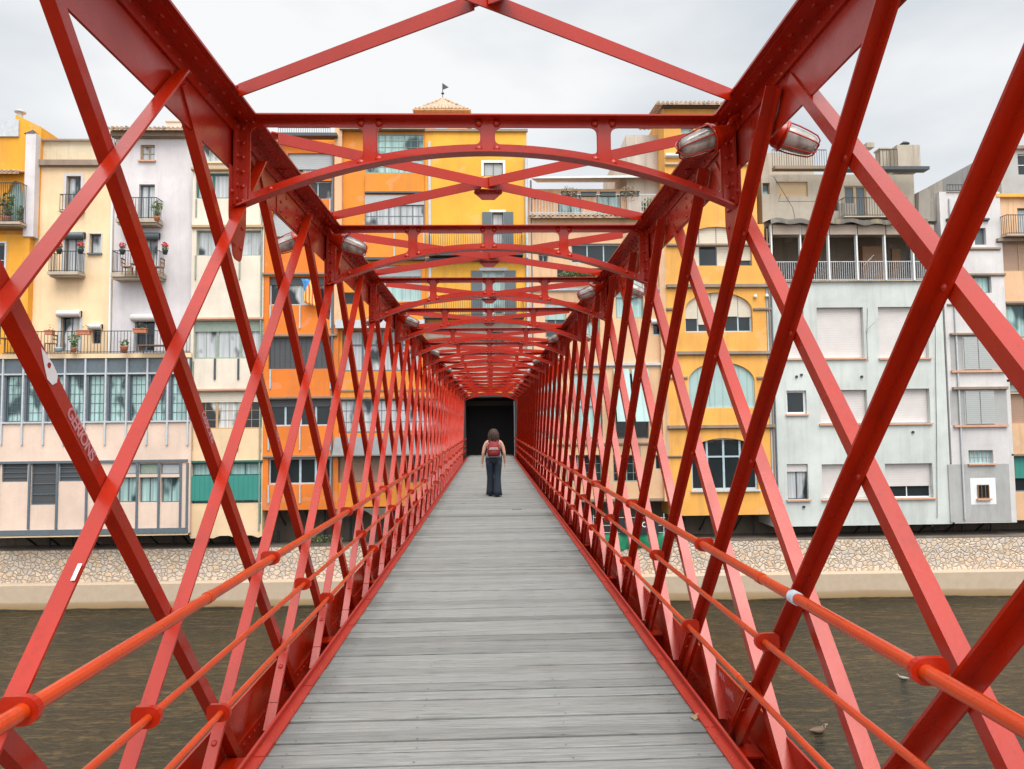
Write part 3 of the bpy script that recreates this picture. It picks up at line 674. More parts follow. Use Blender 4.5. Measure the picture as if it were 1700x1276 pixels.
# H: tall yellow house
Hh = House('house', 'tall bright yellow house with slate shutters and a tile capped turret', FY+.3)
Hh.wall((706, 532, 876, 640), GREYR, .02).wall((706, 218, 876, 532), YEL2).wall((772, 640, 876, 660), YEL2, .05)
Hh.part('turret', SALMON, lambda q: q.box(P(692, 190, 41)[0], P(775, 190, 41)[0], 41, 43.6, P(730, 225, 41)[1], P(730, 181, 41)[1]))
def turroof(q):
    Y = 40.75; a, z = P(687, 183, Y); b = P(779, 183, Y)[0]; m = (a+b)/2; zt = P(735, 164, Y+1.5)[1]; ym = Y+1.5
    q.add([(a, Y, z), (b, Y, z), (b, Y+3, z), (a, Y+3, z), (m, ym, zt)], [(0, 1, 4), (1, 2, 4), (2, 3, 4), (3, 0, 4), (3, 2, 1, 0)])
    for i in range(14):
        t = (i+.5)/14; x = a+(b-a)*t; k = 1-abs(2*t-1)
        q.tube([(x, Y-.08, z+.04), (x+(m-x)*k*.95 if k < 1 else m, Y+1.5*k, z+(zt-z)*k+.05)], [.11, .09], 7)
        q.tube([(b+.05, Y+3*t, z+.04), (b-(b-m)*k, Y+3*t, z+(zt-z)*k+.05)], [.11, .09], 7)
        q.tube([(a-.05, Y+3*t, z+.04), (a+(m-a)*k, Y+3*t, z+(zt-z)*k+.05)], [.11, .09], 7)
    q.tube([(a-.05, Y-.1, z), (b+.05, Y-.1, z)], .05, 6)
Hh.part('turret_roof', TILE, turroof)
def vane(q):
    Y = 42.2; X, z = P(735, 166, Y); z1 = P(735, 138, Y)[1]; q.tube([(X, Y, z), (X, Y, z1)], .025, 6); q.dome((X, Y, z+(z1-z)*.4), (0, 0, 1), .1); q.dome((X, Y, z+(z1-z)*.4), (0, 0, -1), .1)
    q.add([(X, Y-.01, z1), (X, Y-.01, z1-.42), (X+.38, Y-.01, z1-.26), (X, Y+.01, z1), (X, Y+.01, z1-.42), (X+.38, Y+.01, z1-.26)], [(0, 1, 2), (5, 4, 3), (0, 3, 4, 1), (1, 4, 5, 2), (2, 5, 3, 0)])
Hh.part('weather_vane', IRON, vane)
Hh.part('turret_window', PALEB, lambda q: q.box(P(723, 210, 41)[0], P(742, 210, 41)[0], 40.97, 41.05, P(730, 222, 41)[1], P(730, 211, 41)[1]))
Hh.band((706, 215, 876, 219), STAINB, .12, 'coping')
Hh.win((803, 270, 835, 292), 2, 1, GREYM, SHUT, f=1.5, sur=(4, WHITEF), depth=.05).win((817, 352, 836, 418), 1, 2, GREYM, G_CUR, sur=(4, WHITEF), shut=(SHUTD, 'lr'), sw=.85)
Hh.balcony((714, 391, 866, 425), 3, .6, .12, sm=DGREY).band((708, 430, 876, 434), DGREY, .3, 'eave')
Hh.win((801, 449, 838, 522), 2, 2, PALEB, G_TEAL, sur=(5, LGREY), shut=(SHUTD, 'lr'), sw=.5).balcony((706, 500, 868, 527), 3, .6, .12, sm=DGREY)
Hh.win((725, 330, 726, 331), 1, 1, f=.1).win((812, 550, 836, 600), 2, 1, GREYM, G_CUR)
Hh.pipe(873, 262, 640, LGREY, .09).pipe(881, 300, 700, GREYM, .05).band((706, 560, 876, 564), STAINB, .2)
Hh.posts([713.5], 235, 500, LGREY, 4, .05, name='corner_strip')
Hh.build()
# I: peach house behind the right side of the bridge
Ih = House('house', 'warm peach house with a planted roof terrace and aqua awnings', FY+.2)
Ih.wall((876, 361, 1108, 832), PEACH).wall((880, 297, 1098, 361), PEACH, 1.6)
Ih.part('terrace_roof', m_simple('pale_roof_sheet', (0.6, 0.6, 0.6), .6), lambda q: q.add([(P(876, 296, 38)[0], 37.7, P(876, 296, 38)[1]), (P(1100, 296, 38)[0], 37.7, P(1100, 293, 38)[1]), (P(1100, 296, 38)[0], 42, P(985, 270, 38)[1]+.3), (P(900, 296, 38)[0], 42, P(900, 270, 38)[1]+.3), (P(876, 296, 38)[0], 37.7, P(876, 299, 38)[1]), (P(1100, 296, 38)[0], 37.7, P(1100, 297, 38)[1])], [(0, 1, 2, 3), (4, 5, 1, 0)]))
Ih.win((931, 307, 972, 357), 2, 1, GREYM, G_TEAL).win((998, 306, 1040, 357), 2, 1, GREYM, G_TEAL).win((887, 306, 899, 315), 1, 1, DGREY, G_DARK)
Ih.balcony((880, 325, 1100, 357), 3, .3, .16, m=LGREY, sm=BEIGEP, sides=False).tiles((880, 357, 1100, 362), .25, 1.0, over=.35, name='eave_tiles')
Ih.band((880, 371, 1100, 373), BEIGEP, .08)
Ih.win((948, 404, 1030, 436), 3, 1, PALEB, G_DARK, f=2.4).win((925, 445, 1000, 462), 3, 1, DGREY, G_DARK, f=1)
Ih.win((894, 422, 910, 434), 2, 1, PALEB, G_DARK, f=1.5)
Ih.band((880, 478, 1108, 482), LGREY, .12).band((880, 603, 1108, 607), LGREY, .15).band((880, 735, 1108, 738), STAINB, .1).band((876, 828, 1108, 832), STAINB, .1)
Ih.win((1022, 450, 1068, 528), 2, 1, SAGE, G_TEAL, blind=(.55, AQUA)).win((1084, 536, 1098, 556), 1, 1, PALEB, G_DARK, box=(7, WHITEB)).win((905, 500, 940, 560), 2, 1, SAGE, G_TEAL, blind=(.5, AQUA)).win((962, 500, 996, 560), 2, 1, SAGE, G_TEAL, blind=(.5, AQUA))
Ih.win((1022, 620, 1076, 728), 2, 1, GREYM, G_DARK).win((950, 620, 1000, 728), 2, 1, GREYM, G_TEAL, blind=(.5, AQUA)).win((890, 620, 930, 728), 2, 1, GREYM, G_TEAL, blind=(.4, AQUA))
def awn(q):
    for (x0, x1) in ((1020, 1046), (1050, 1078)):
        a, b, c, d = PR((x0, 612, x1, 700), FY); q.add([(a, FY-.02+.15, d), (b, FY+.13, d), (b, FY-.75, c), (a, FY-.75, c), (a, FY-.02+.15, d+.02), (b, FY+.13, d+.02), (b, FY-.77, c+.02), (a, FY-.77, c+.02)], [(3, 2, 1, 0), (4, 5, 6, 7), (0, 1, 5, 4), (2, 3, 7, 6), (1, 2, 6, 5), (3, 0, 4, 7)])
Ih.part('awning', AQUA, awn)
Ih.win((1018, 755, 1064, 800), 2, 1, SAGE, G_DARK, fine=(2, 3)).win((1088, 755, 1101, 780), 1, 1, PALEB, G_DARK).win((940, 755, 1000, 800), 3, 1, SAGE, G_DARK, fine=(2, 3)).win((880, 755, 925, 800), 2, 1, SAGE, G_DARK)
Ih.posts([1022, 1062], 740, 755, SAGE, 2).struts([900, 960], 832)
Ih.build()
# J: golden house with arches
Jh = House('house', 'golden yellow house with four arched openings one above another', FY)
Jh.wall((1108, 372, 1276, 855), YEL3).wall((1104, 179, 1255, 372), YEL3, .05).wall((1050, 205, 1104, 376), PALES, 1.5)
Jh.part('pilaster', PEACH, lambda q: q.box(*PR((1098, 376, 1108, 832), FY)[:2], FY-.02, FY+.3, *PR((1098, 376, 1108, 832), FY)[2:]))
Jh.tiles((1086, 172, 1256, 178), .5, 4, over=.5).band((1098, 176, 1256, 180), DGREY, .35, 'eave')
Jh.win((1131, 210, 1152, 236), 1, 1, PALEB, G_TEAL).band((1104, 256, 1256, 260), WHITEF, .2).band((1104, 271, 1256, 273), PALES, .1)
Jh.band((1106, 405, 1278, 408), STAINB, .14).band((1106, 472, 1280, 477), STAINB, .18).band((1106, 511, 1134, 514), STAINB, .1).band((1250, 511, 1280, 514), STAINB, .1).band((1106, 583, 1281, 588), STAINB, .18).band((1106, 625, 1141, 628), STAINB, .1).band((1256, 625, 1281, 628), STAINB, .1).band((1108, 705, 1285, 710), STAINB, .18).band((1108, 756, 1140, 758), STAINB, .1)
Jh.win((1133, 376, 1248, 441), 4, 1, GREYM, G_DARK, arch=.45, f=2.6, blind=(1, BEIGEB, (1.0, .45, 1.0, .85)), depth=.2)
Jh.win((1137, 485, 1249, 551), 5, 1, PALEB, G_DARK, arch=.45, f=2.8, blind=(1, BEIGEB, (.65, .8, .65, .6, .62)), depth=.2)
Jh.win((1143, 601, 1253, 677), 3, 1, AQUA, AQUA, arch=.42, f=2, depth=.08)
Jh.win((1148, 727, 1258, 813), 4, 1, PALEB, G_DARK, rows=(.36,), arch=.3, f=3, mw=3.4, sill=LGREY)
def lampw(q):
    for (x, y) in ((1253, 492), (1272, 491)):
        X, Z = P(x, y, FY); q.loft([(X, FY-.1, Z-.09, .06, .06), (X, FY-.1, Z, .1, .1), (X, FY-.1, Z+.09, .05, .05)])
Jh.part('wall_light', WHITEF, lampw)
Jh.pipe(1272, 380, 850, STAINB, .04).struts([1120, 1180, 1240], 854)
Jh.build()
# K: grey-beige house above, mint below
Kh = House('house', 'pale mint and beige house with a deep dark porch and large white roller blinds', FY)
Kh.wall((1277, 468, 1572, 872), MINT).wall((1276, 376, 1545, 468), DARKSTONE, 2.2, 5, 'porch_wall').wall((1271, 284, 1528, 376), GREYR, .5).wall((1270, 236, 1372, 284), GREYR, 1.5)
Kh.part('chimney_block', GREYR, lambda q: chim(q, 1490, 1528, 240, 282, FY+.6, False))
Kh.part('chimney', GREYR, lambda q: (chim(q, 1462, 1477, 248, 282, FY+1.4), q.box(P(1463, 246, FY)[0], P(1476, 240, FY)[0], FY+1.4, FY+1.9, P(1470, 244, FY+1.4)[1], P(1470, 236, FY+1.4)[1])))
Kh.part('roof_vent', IRON, lambda q: (vent(q, 1509, 231, 241, FY+.6, .24), q.tube([(P(1519, 240, FY)[0], FY+1, P(1519, 240, FY)[1]), (P(1519, 240, FY)[0], FY+1, P(1519, 222, FY)[1])], .02, 5)))
Kh.balcony((1282, 248, 1372, 278), 1, .02, .13, sides=False, name='roof_terrace').balcony((1460, 247, 1490, 280), 1, .02, .2, sides=False, name='roof_terrace').band((1282, 279, 1400, 284), STAINB, .4, 'eave').band((1376, 281, 1534, 286), DGREY, .5, 'eave')
Kh.win((1272, 298, 1284, 317), 1, 1, WOODB, G_TEAL, f=1.4).win((1295, 296, 1348, 321), 1, 1, TAN, TANB, f=1, depth=.05).win((1380, 302, 1400, 345), 1, 1, DGREY, G_DARK).win((1410, 303, 1447, 363), 2, 1, TAN, SHUTD, f=2, mw=5, depth=.06)
Kh.balcony((1394, 332, 1498, 363), 2, .5, .14).part('shabby_panel', WEATH, lambda q: q.box(P(1392, 350, FY)[0], P(1421, 350, FY)[0], FY-.1, FY-.03, P(1405, 362, FY)[1], P(1405, 338, FY)[1]))
def wavy(q):
    a, z = P(1273, 371, FY); b = P(1531, 371, FY)[0]; n = 60; v = []
    for i in range(n+1):
        t = i/n; x = a+(b-a)*t; zz = z+.06*math.sin(t*40)+.05*math.sin(t*17); v += [(x, FY-.55, zz-.18), (x, FY-.5, zz+.1), (x, FY+.52, zz+.22)]
    q.add(v, [(3*i, 3*i+3, 3*i+4, 3*i+1) for i in range(n)]+[(3*i+1, 3*i+4, 3*i+5, 3*i+2) for i in range(n)], 0, True)
Kh.part('sagging_awning', m_plaster('old_canvas', (0.10, 0.09, 0.08), .6, (.25, .2, .1)), wavy)
def blinds(q):
    for i in range(6):
        x0 = 1280+46.8*i; x1 = min(x0+45, 1546)
        if x0 < 1528: a, b, c, d = PR((x0, 375, x1, 391), FY); q.box(a, b, FY-.25, FY-.2, c, d)
Kh.part('porch_blind', m_slats('porch_reed_blind', (.42, .33, .26), .1, .5), blinds)
Kh.posts([1279, 1327, 1373.5, 1420, 1466.5, 1513], 374, 466, WHITEF, 2.2, .2, 'porch_post').balcony((1279, 434, 1546, 466), 1.5, .1, .12, m=LGREY, sm=BEIGEP, name='porch_floor', sides=False)
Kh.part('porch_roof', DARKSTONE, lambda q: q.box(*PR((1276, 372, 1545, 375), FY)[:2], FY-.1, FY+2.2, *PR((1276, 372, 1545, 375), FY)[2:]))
def porchdoor(q):
    a, b, c, d = PR((1483, 412, 1497, 462), FY+2); q.box(a, b, FY+2.1, FY+2.19, c, d); a, b, c, d = PR((1425, 412, 1462, 464), FY+2); q.box(a, b, FY+1.5, FY+2.19, c, d)
Kh.part('porch_cupboard', WOODB, porchdoor)
for r, bl in (((1357, 510, 1434, 594), 1), ((1459, 509, 1541, 594), 1), ((1300, 512, 1335, 595), 1), ((1361, 647, 1440, 703), 1), ((1465, 645, 1544, 702), 1), ((1365, 770, 1446, 828), 1), ((1470, 769, 1549, 826), .68)):
    Kh.win(r, 2, 1, WHITEF, G_DARK, f=1.6, blind=(bl*.985, WHITEB), sill=SALMON, depth=.28)
Kh.win((1306, 648, 1339, 687), 1, 1, WHITEF, G_DARK, f=3.2, sill=SALMON).win((1307, 770, 1342, 829), 2, 1, DGREY, G_CUR, f=1.5, blind=(.22, WHITEB), sill=SALMON)
def vents(q):
    for (x, y) in ((1322, 625), (1330, 622), (1515, 717), (1334, 841), (1430, 625)):
        X, Z = P(x, y, FY); q.tube([(X, FY-.08, Z), (X, FY+.01, Z)], .07, 10)
Kh.part('wall_vent', IRON, vents)
for cpts in (((1284, 292), (1300, 318), (1316, 345), (1326, 390), (1333, 436)), ((1440, 512), (1439, 560), (1441, 600)), ((1296, 322), (1292, 334), (1345, 334), (1390, 336)), ((1552, 476), (1553, 600), (1555, 720), (1556, 860))):
    Kh.part('cable', IRON, lambda q, cpts=cpts: q.tube([at0(x, y, FY-.3 if i == 0 else FY-.06) for i, (x, y) in enumerate(cpts)], .014, 5))
def aerial(q, x, y):
    a = at0(x, y, FY-.1); q.tube([a, a+Vector((.3, -.25, .35))], .018, 5); q.tube([a+Vector((.12, -.1, .16)), a+Vector((.42, -.3, .5))], .014, 5); q.tube([a, a+Vector((0, .12, -.25))], .02, 5)
for (x, y) in ((1440, 546), (1434, 440), (1375, 305)): Kh.part('aerial', LGREY, lambda q, x=x, y=y: aerial(q, x, y))
Kh.pipe(1279, 470, 868, GREYM, .045).struts([1310, 1370, 1440, 1500, 1550], 871)
Kh.build()
# L: narrow white house
Lh = House('house', 'narrow cold white house with grey recesses and double louvred shutters', FY-.05)
Lh.wall((1572, 318, 1674, 868), WHITEG)
Lh.part('stained_gable', WEATH, lambda q: q.add([(P(1529, 365, FY)[0], y, P(1529, 365, FY)[1]) for y in (FY+.2, FY+3)]+[(P(1569, 365, FY)[0], y, P(1569, 365, FY)[1]) for y in (FY+.2, FY+3)]+[(P(1529, 316, FY)[0], y, P(1529, 316, FY)[1]) for y in (FY+.2, FY+3)]+[(P(1569, 296, FY)[0], y, P(1569, 296, FY)[1]) for y in (FY+.2, FY+3)], [(0, 2, 6, 4), (1, 5, 7, 3), (4, 6, 7, 5), (0, 4, 5, 1), (2, 3, 7, 6)]))
Lh.balcony((1572, 306, 1640, 318), 1, .02, .16, sides=False, name='roof_terrace').band((1570, 363, 1640, 366), DGREY, .15, 'cornice').band((1572, 411, 1660, 414), STAINB, .1).band((1572, 454, 1668, 457), STAINB, .1)
Lh.win((1618, 378, 1637, 406), 1, 1, GREYM, SHUTD, f=1.5).win((1594, 458, 1646, 486), 2, 1, GREYM, G_TEAL, f=2).band((1572, 504, 1650, 506), STAINB, .1)
Lh.band((1576, 553, 1646, 556), STAINB, .2).band((1578, 557, 1668, 614), GREYL, .012, 'recess_panel').band((1578, 614.5, 1668, 618), SALMON, .15, 'sill').band((1580, 642, 1670, 646), STAINB, .2).band((1578, 647, 1672, 704.5), GREYL, .012, 'recess_panel').band((1582, 705, 1672, 708.5), SALMON, .15, 'sill')
Lh.win((1598, 559, 1646, 613.5), 2, 1, WHITEF, SHUT, f=2.2, proud=True, shut=(SHUT, 'c')).win((1601, 648, 1650, 704), 2, 1, WHITEF, SHUT, f=2.2, proud=True, shut=(SHUT, 'c'))
Lh.win((1608, 747, 1649, 769), 6, 2, LGREY, G_TEAL, f=.8, sill=SALMON).band((1576, 770, 1677, 866), GREYL, .014, 'grey_panel').band((1611, 793, 1653, 837), WHITEF, .018, 'painted_border').win((1622, 804, 1641, 827), 3, 1, WOODB, G_DARK, f=1.2, mw=.7, proud=True, dy=-.035, sill=SALMON)
Lh.pipe(1575, 330, 862, LGREY, .05).struts([1600, 1650], 867)
Lh.build()
# M: peach house far right
Mh = House('house', 'peach house at the far right with a green shutter, reed blind and small balcony', FY+.1)
Mh.wall((1674.2, 326, 1860, 862), PEACH).wall((1650, 328, 1674, 452), PEACH, .35)
Mh.band((1650, 323, 1860, 328), YEL3, .2).win((1657, 340, 1673, 392), 1, 1, GREENSH, GREENSH, f=1, depth=.04).win((1690, 345, 1730, 392), 2, 1, GREENSH, G_CUR)
Mh.balcony((1658, 361, 1780, 393), 3, .7, .13, dy=.1).band((1650, 397, 1860, 402), STAINB, .3).win((1655, 404, 1720, 450), 2, 1, TAN, BROWNB, f=1.4, depth=.05)
Mh.band((1668, 500, 1860, 503), STAINB, .1).band((1668, 629, 1860, 633), STAINB, .15).win((1676, 636, 1760, 651), 4, 1, GREYM, G_TEAL, f=2).win((1676, 653, 1760, 702), 3, 1, BROWNB, BROWNB, f=1.4).band((1676, 752, 1860, 755), STAINB, .15).win((1678, 757, 1760, 816), 3, 1, GREYM, G_DARK, f=2.2, blind=(.62, NET)).win((1662, 505, 1740, 560), 2, 1, GREENF, G_TEAL)
Mh.build()
NH = House('house', 'tall grey rendered house rising behind the peach house at the far right edge', 44)
NH.wall((1664, 246, 1860, 420), GREYL).win((1690, 255, 1710, 290), 1, 2, WHITEF, G_DARK).band((1664, 243, 1860, 248), STAINB, .2)
NH.build()
# ------------------------------------------------------------------ the bridge
BR = empty('footbridge', (0, 18, 0), 'long red riveted iron lattice footbridge with a grey plank deck crossing the river', 'bridge')
YE = 36.6; YS = -0.6
FR = [3.80+2.13*k for k in range(-2, 16)]
XW = 1.40
# deck planks
y = YS; v = []; f = []; sh = []; pm = MB(); cols = []
while y < YE+2.2:
    w = random.choice([.135, .14, .145, .15, .128]); g = random.choice([.010, .013, .017, .022])
    dz = random.gauss(0, .0022); tl = random.gauss(0, .002); s0 = random.gauss(.95, .10); s0 = max(.66, min(1.15, s0))
    xa, xb = -1.19, 1.19
    xsn = [xa, -0.6, 0.0, 0.6, xb]; n = len(xsn); wob = [random.gauss(0, .0012) for _ in xsn]
    vs = []
    for i, x in enumerate(xsn):
        for (yy, zz) in ((y+g, -.05), (y+g, -.004), (y+g+.005, 0), (y+w-.005, 0), (y+w, -.004), (y+w, -.05)):
            vs.append((x, yy+wob[i], zz+dz+tl*x))
    fs = [];
    for i in range(n-1):
        for k in range(5): fs.append((i*6+k, (i+1)*6+k, (i+1)*6+k+1, i*6+k+1))
    fs.append((0, 1, 2, 3, 4, 5)); fs.append(tuple((n-1)*6+k for k in (5, 4, 3, 2, 1, 0)))
    pm.add(vs, fs); cols += [s0]*len(fs); y += w
yy = YS+.07
while yy < 14:
    for x in (-1.08, -.42, .40, 1.07):
        xx = x+random.gauss(0, .012); y3 = yy+random.gauss(0, .012); pm.quad((xx-.004, y3-.004, .0062), (xx+.004, y3-.004, .0062), (xx+.004, y3+.004, .0062), (xx-.004, y3+.004, .0062), 1); cols.append(1)
    yy += .138
deck = pm.build('deck', [WOOD, IRON], BR)
vc = deck.data.color_attributes.new('shade', 'BYTE_COLOR', 'CORNER')
for p, c in zip(deck.data.polygons, cols):
    tint = random.random()*0+c
    for li in p.loop_indices: vc.data[li].color = (c, c*.995, c*.985, 1)
# understructure
for k, yf in enumerate(FR):
    q = MB(); q.box(-1.45, 1.45, yf-.01, yf+.01, -.42, -.08); q.box(-1.45, 1.45, yf-.07, yf+.07, -.078, -.066); q.box(-1.45, 1.45, yf-.07, yf+.07, -.434, -.422)
    q.build('floor_beam', RED, BR)
q = MB()
for x in (-.8, 0, .8): q.box(x-.04, x+.04, YS, YE, -.064, -.052)
q.build('stringer', RED, BR)
for s in (-1, 1):
    # kerb strip with lip and bolts
    q = MB(); q.box(s*1.185, s*1.262, YS, YE, -.03, .012); q.box(s*1.246, s*1.262, YS, YE, .0125, .042)
    yy = YS+.2
    while yy < YE: q.dome((s*1.215, yy, .012), (0, 0, 1), .011, n=6); yy += .36
    yy = 1.0
    while yy < 12: q.box(s*1.186, s*1.244, yy, yy+.16, .0125, .0165); yy += random.uniform(.7, 1.6)
    q.build('kerb', KERB, BR)
    # bottom chord: outer web plate, angle and rivets
    q = MB(); q.box(s*1.455, s*1.467, YS, YE, -.42, .15); q.box(s*1.30, s*1.454, YS, YE, -.20, -.19); q.box(s*1.44, s*1.4545, YS, YE, -.189, -.075); q.box(s*1.30, s*1.312, YS, YE, -.42, -.201)
    yy = 1.5
    while yy < 26:
        if int(yy/0.55) % 2 or yy > 8: q.dome((s*1.44, yy, -.115), (-s, 0, 0), .013, n=6)
        yy += .085 if yy < 9 else .17
    q.build('bottom_chord', RED, BR)
    # top chord
    q = MB(); q.box(s*1.404, s*1.416, YS, YE, 3.13, 3.435); q.box(s*1.275, s*1.545, YS, YE, 3.436, 3.448)
    q.box(s*1.391, s*1.4035, YS, YE, 3.345, 3.4355); q.box(s*1.300, s*1.391, YS, YE, 3.4235, 3.4355)
    q.box(s*1.4165, s*1.428, YS, YE, 3.345, 3.4355); q.box(s*1.4285, s*1.52, YS, YE, 3.4235, 3.4355)
    yy = 1.2
    while yy < 30:
        st = .11 if yy < 12 else .22
        q.dome((s*1.391, yy, 3.385), (-s, 0, 0), .013, n=8 if yy < 8 else 6); q.dome((s*1.345, yy+st/2, 3.4235), (0, 0, -1), .013, n=8 if yy < 8 else 6); yy += st
    for k, yf in enumerate(FR):
        if k % 2 == 0:
            q.box(s*1.3985, s*1.4035, yf+.72, yf+1.38, 3.14, 3.34)
            for i in range(5):
                for j in range(3):
                    if i != 2: q.dome((s*1.3985, yf+.80+i*.125, 3.17+j*.065), (-s, 0, 0), .014)
            q.box(s*1.33, s*1.385, yf+.7, yf+1.4, 3.4165, 3.423)
            for i in range(6): q.dome((s*1.358, yf+.75+i*.12, 3.4165), (0, 0, -1), .014)
    q.build('top_chord', RED, BR)
# lattice bars
SP = 1.065; K = 0.87
def lattice(fam, s, j):
    ym = 3.09+SP*j                              # y where the bar passes z = 2.12
    sg = -1 if fam == 'A' else 1
    yb = ym+sg*(-.13-2.12)*K; yt = ym+sg*(3.30-2.12)*K
    # direction upwards
    t = Vector((0, yt-yb, 3.43)); L = t.length; t.normalize()
    near = Vector((0, -t.z, t.y)) if Vector((0, -t.z, t.y)).y < 0 else Vector((0, t.z, -t.y))
    c = Vector((0, (yb+yt)/2, (-.13+3.30)/2)); X = Vector((1, 0, 0)); q = MB()
    if fam == 'A':
        if s < 0: x0, leg, fl, fh = -1.3985, (-.024, .020, ), (-1, .025), .026
        else: x0, leg, fl, fh = 1.386, (-.022, .024), (-1, -.027), .031
        hw = (leg[1]-leg[0])/2; lc = (leg[0]+leg[1])/2
        q.obox(c+X*x0+near*lc, X, near, t, .005, hw, L/2)
        q.obox(c+X*(x0+.005-fh)+near*fl[1], X, near, t, fh, .005, L/2)
    else:
        x0 = -1.386 if s < 0 else 1.399
        fh = .030 if s < 0 else .033
        q.obox(c+X*x0+near*-.002, X, near, t, .005, .022, L/2)
        q.obox(c+X*(x0-.005+fh)+near*.025, X, near, t, fh, .005, L/2)
    if not (0 < ym+sg*0+.0 < 40): return None
    # rivets at the crossings and the end plates
    if ym < 22:
        for i in range(-2, 4):
            z = 2.12-i*.612; yy = ym+sg*(z-2.12)*K
            px = x0+(.005 if s < 0 else -.005)
            if fam == ('B' if s < 0 else 'A'): q.dome((px, yy, z), (-s, 0, 0), .014)
    if fam == ('B' if s < 0 else 'A') :
        # stiffened foot: splice plate on the flange with two rivets
        zf = .34; base = c+t*((zf-c.z)/t.z)
        fx = x0+(.025 if fam == 'B' else -.036); nn = .0325 if fam == 'B' else (-.0385)
        fp = base-t*.22
        q.obox(fp+X*fx+near*(nn if fam == 'B' else -.0355), X, near, t, .028, .0025, .24)
        sgn = 1
        for dd in (.10, -.02): q.dome(fp+X*fx+t*dd+near*((nn+.0025) if fam == 'B' else -.0175), near, .016)
        if fam == 'A': q.obox(base-t*.26+X*(x0-.02)+near*.002, X, near, t, .012, .055, .26)
    return q
bars = []
for s in (-1, 1):
    for fam in 'AB':
        for j in range(-3, 33):
            ym = 3.09+SP*j
            lo = min(ym-(1.18)*K, ym-2.25*K); hi = max(ym+1.18*K, ym+2.25*K)
            if (fam == 'A' and (ym-1.03 < YS or ym+1.96 > YE)) or (fam == 'B' and (ym-1.96 < YS or ym+1.03 > YE)): continue
            q = lattice(fam, s, j)
            if q: bars.append((ym, s, fam, j, q))
bars.sort(key=lambda b: b[0]); far = MB(); n100 = 0; barobj = {}
for (ym, s, fam, j, q) in bars:
    if n100 < 99: barobj[(s, fam, j)] = q.build('lattice_bar', RED, BR); n100 += 1
    else: far.add(q.v, q.f); far.sm[-len(q.sm):] = q.sm
tag(far.build('lattice_bar', RED, BR), kind='stuff')
# portal frames
def arch_z(x, off=0): return 3.232+off-.162*x*x
def portal(yf, first):
    polys = []
    xs = [-1.41+2.82*i/40 for i in range(41)]
    out = [(1.41, 3.4455), (-1.41, 3.4455)]+[(x, arch_z(x)) for x in xs]; polys.append(out)
    def opening(a, b, zlo=None):
        n = 8; low = [(a+(b-a)*i/n, arch_z(a+(b-a)*i/n, .068)) for i in range(n+1)]
        pts = low+[(b, 3.396), (a, 3.396)]; rad = [.035]+[0]*(n-1)+[.035, .045, .045]
        return roundpoly(pts, rad)
    for sg in (-1, 1):
        for (a, b) in ((.042, .62), (.70, 1.325)):
            aa, bb = (a, b) if sg > 0 else (-b, -a); polys.append(opening(aa, bb))
    v, f = flat(polys, .010, lambda u, vv, w: (u, yf+w, vv))
    q = MB(); q.add(v, f)
    # flanges towards the near side, with a slim lip
    q.box(-1.39, 1.39, yf-.072, yf-.0055, 3.4375, 3.4455)
    for a, b in zip(xs, xs[1:]):
        za, zb = arch_z(a), arch_z(b)
        for (y0, y1) in ((yf-.070, yf-.0052),):
            q.add([(a, y0, za), (b, y0, zb), (b, y1, zb), (a, y1, za), (a, y0, za+.011), (b, y0, zb+.011), (b, y1, zb+.011), (a, y1, za+.011)], [(3, 2, 1, 0), (4, 5, 6, 7), (0, 1, 5, 4), (2, 3, 7, 6)])
    fo = q.build('portal_frame', RED, BR)
    det = yf < 24; n = 8 if yf < 10 else 5
    for x in (-.66, 0, .66):
        q = MB(); xx = x; z0, z1 = arch_z(x, .035), 3.418
        q.box(x-.036, x+.036, yf-.0105, yf-.0053, z0-.02, z1+.02)
        if det:
            for dx in (-.05, .05):
                q.dome((x+dx, yf-.0053, z1), (0, -1, 0), .023, h=.8, n=n); q.dome((x+dx, yf-.0053, arch_z(x+dx, .038)), (0, -1, 0), .023, h=.8, n=n)
        q.build('mullion', RED, fo)
    for s in (-1, 1):
        q = MB(); q.box(s*1.378, s*1.39, yf-.082, yf-.0055, 2.93, 3.40); q.box(s*1.335, s*1.378, yf-.017, yf-.0055, 2.94, 3.40)
        q.box(s*1.378, s*1.3905, yf+.0055, yf+.082, 2.93, 3.40)
        if det:
            for i in range(6): q.dome((s*1.378, yf-.045, 2.97+i*.082), (-s, 0, 0), .013, n=n); q.dome((s*1.36, yf-.017, 2.97+i*.082), (0, -1, 0), .012, n=n)
            for (dx, dz) in ((.13, .03), (.20, .045), (.10, .48)): q.dome((s*(1.41-dx), yf-.0053, arch_z(1.41-dx)+dz if dz < .1 else 3.425), (0, -1, 0), .016, h=.8, n=n)
        q.build('corner_angle', RED, fo)
        if first: continue
        # plate hanging below the chord in the truss plane
        pts = roundpoly([(yf-.13, 3.14), (yf+.13, 3.14), (yf+.13, 2.86), (yf+.06, 2.64), (yf-.06, 2.64), (yf-.13, 2.86)], [0, 0, .03, .04, .04, .03])
        xp = s*1.3925
        v, f = flat([pts], .0035, lambda u, vv, w: (xp+w, u, vv)); q = MB(); q.add(v, f)
        if det:
            for (dy, z) in ((-.05, 2.72), (.05, 2.72), (-.07, 2.84), (.07, 2.84), (-.09, 3.0), (.09, 3.0)): q.dome((xp-s*.002, yf+dy, z), (-s, 0, 0), .014, n=n)
        q.build('gusset_plate', RED, fo)
for k, yf in enumerate(FR): portal(yf, k == 1)
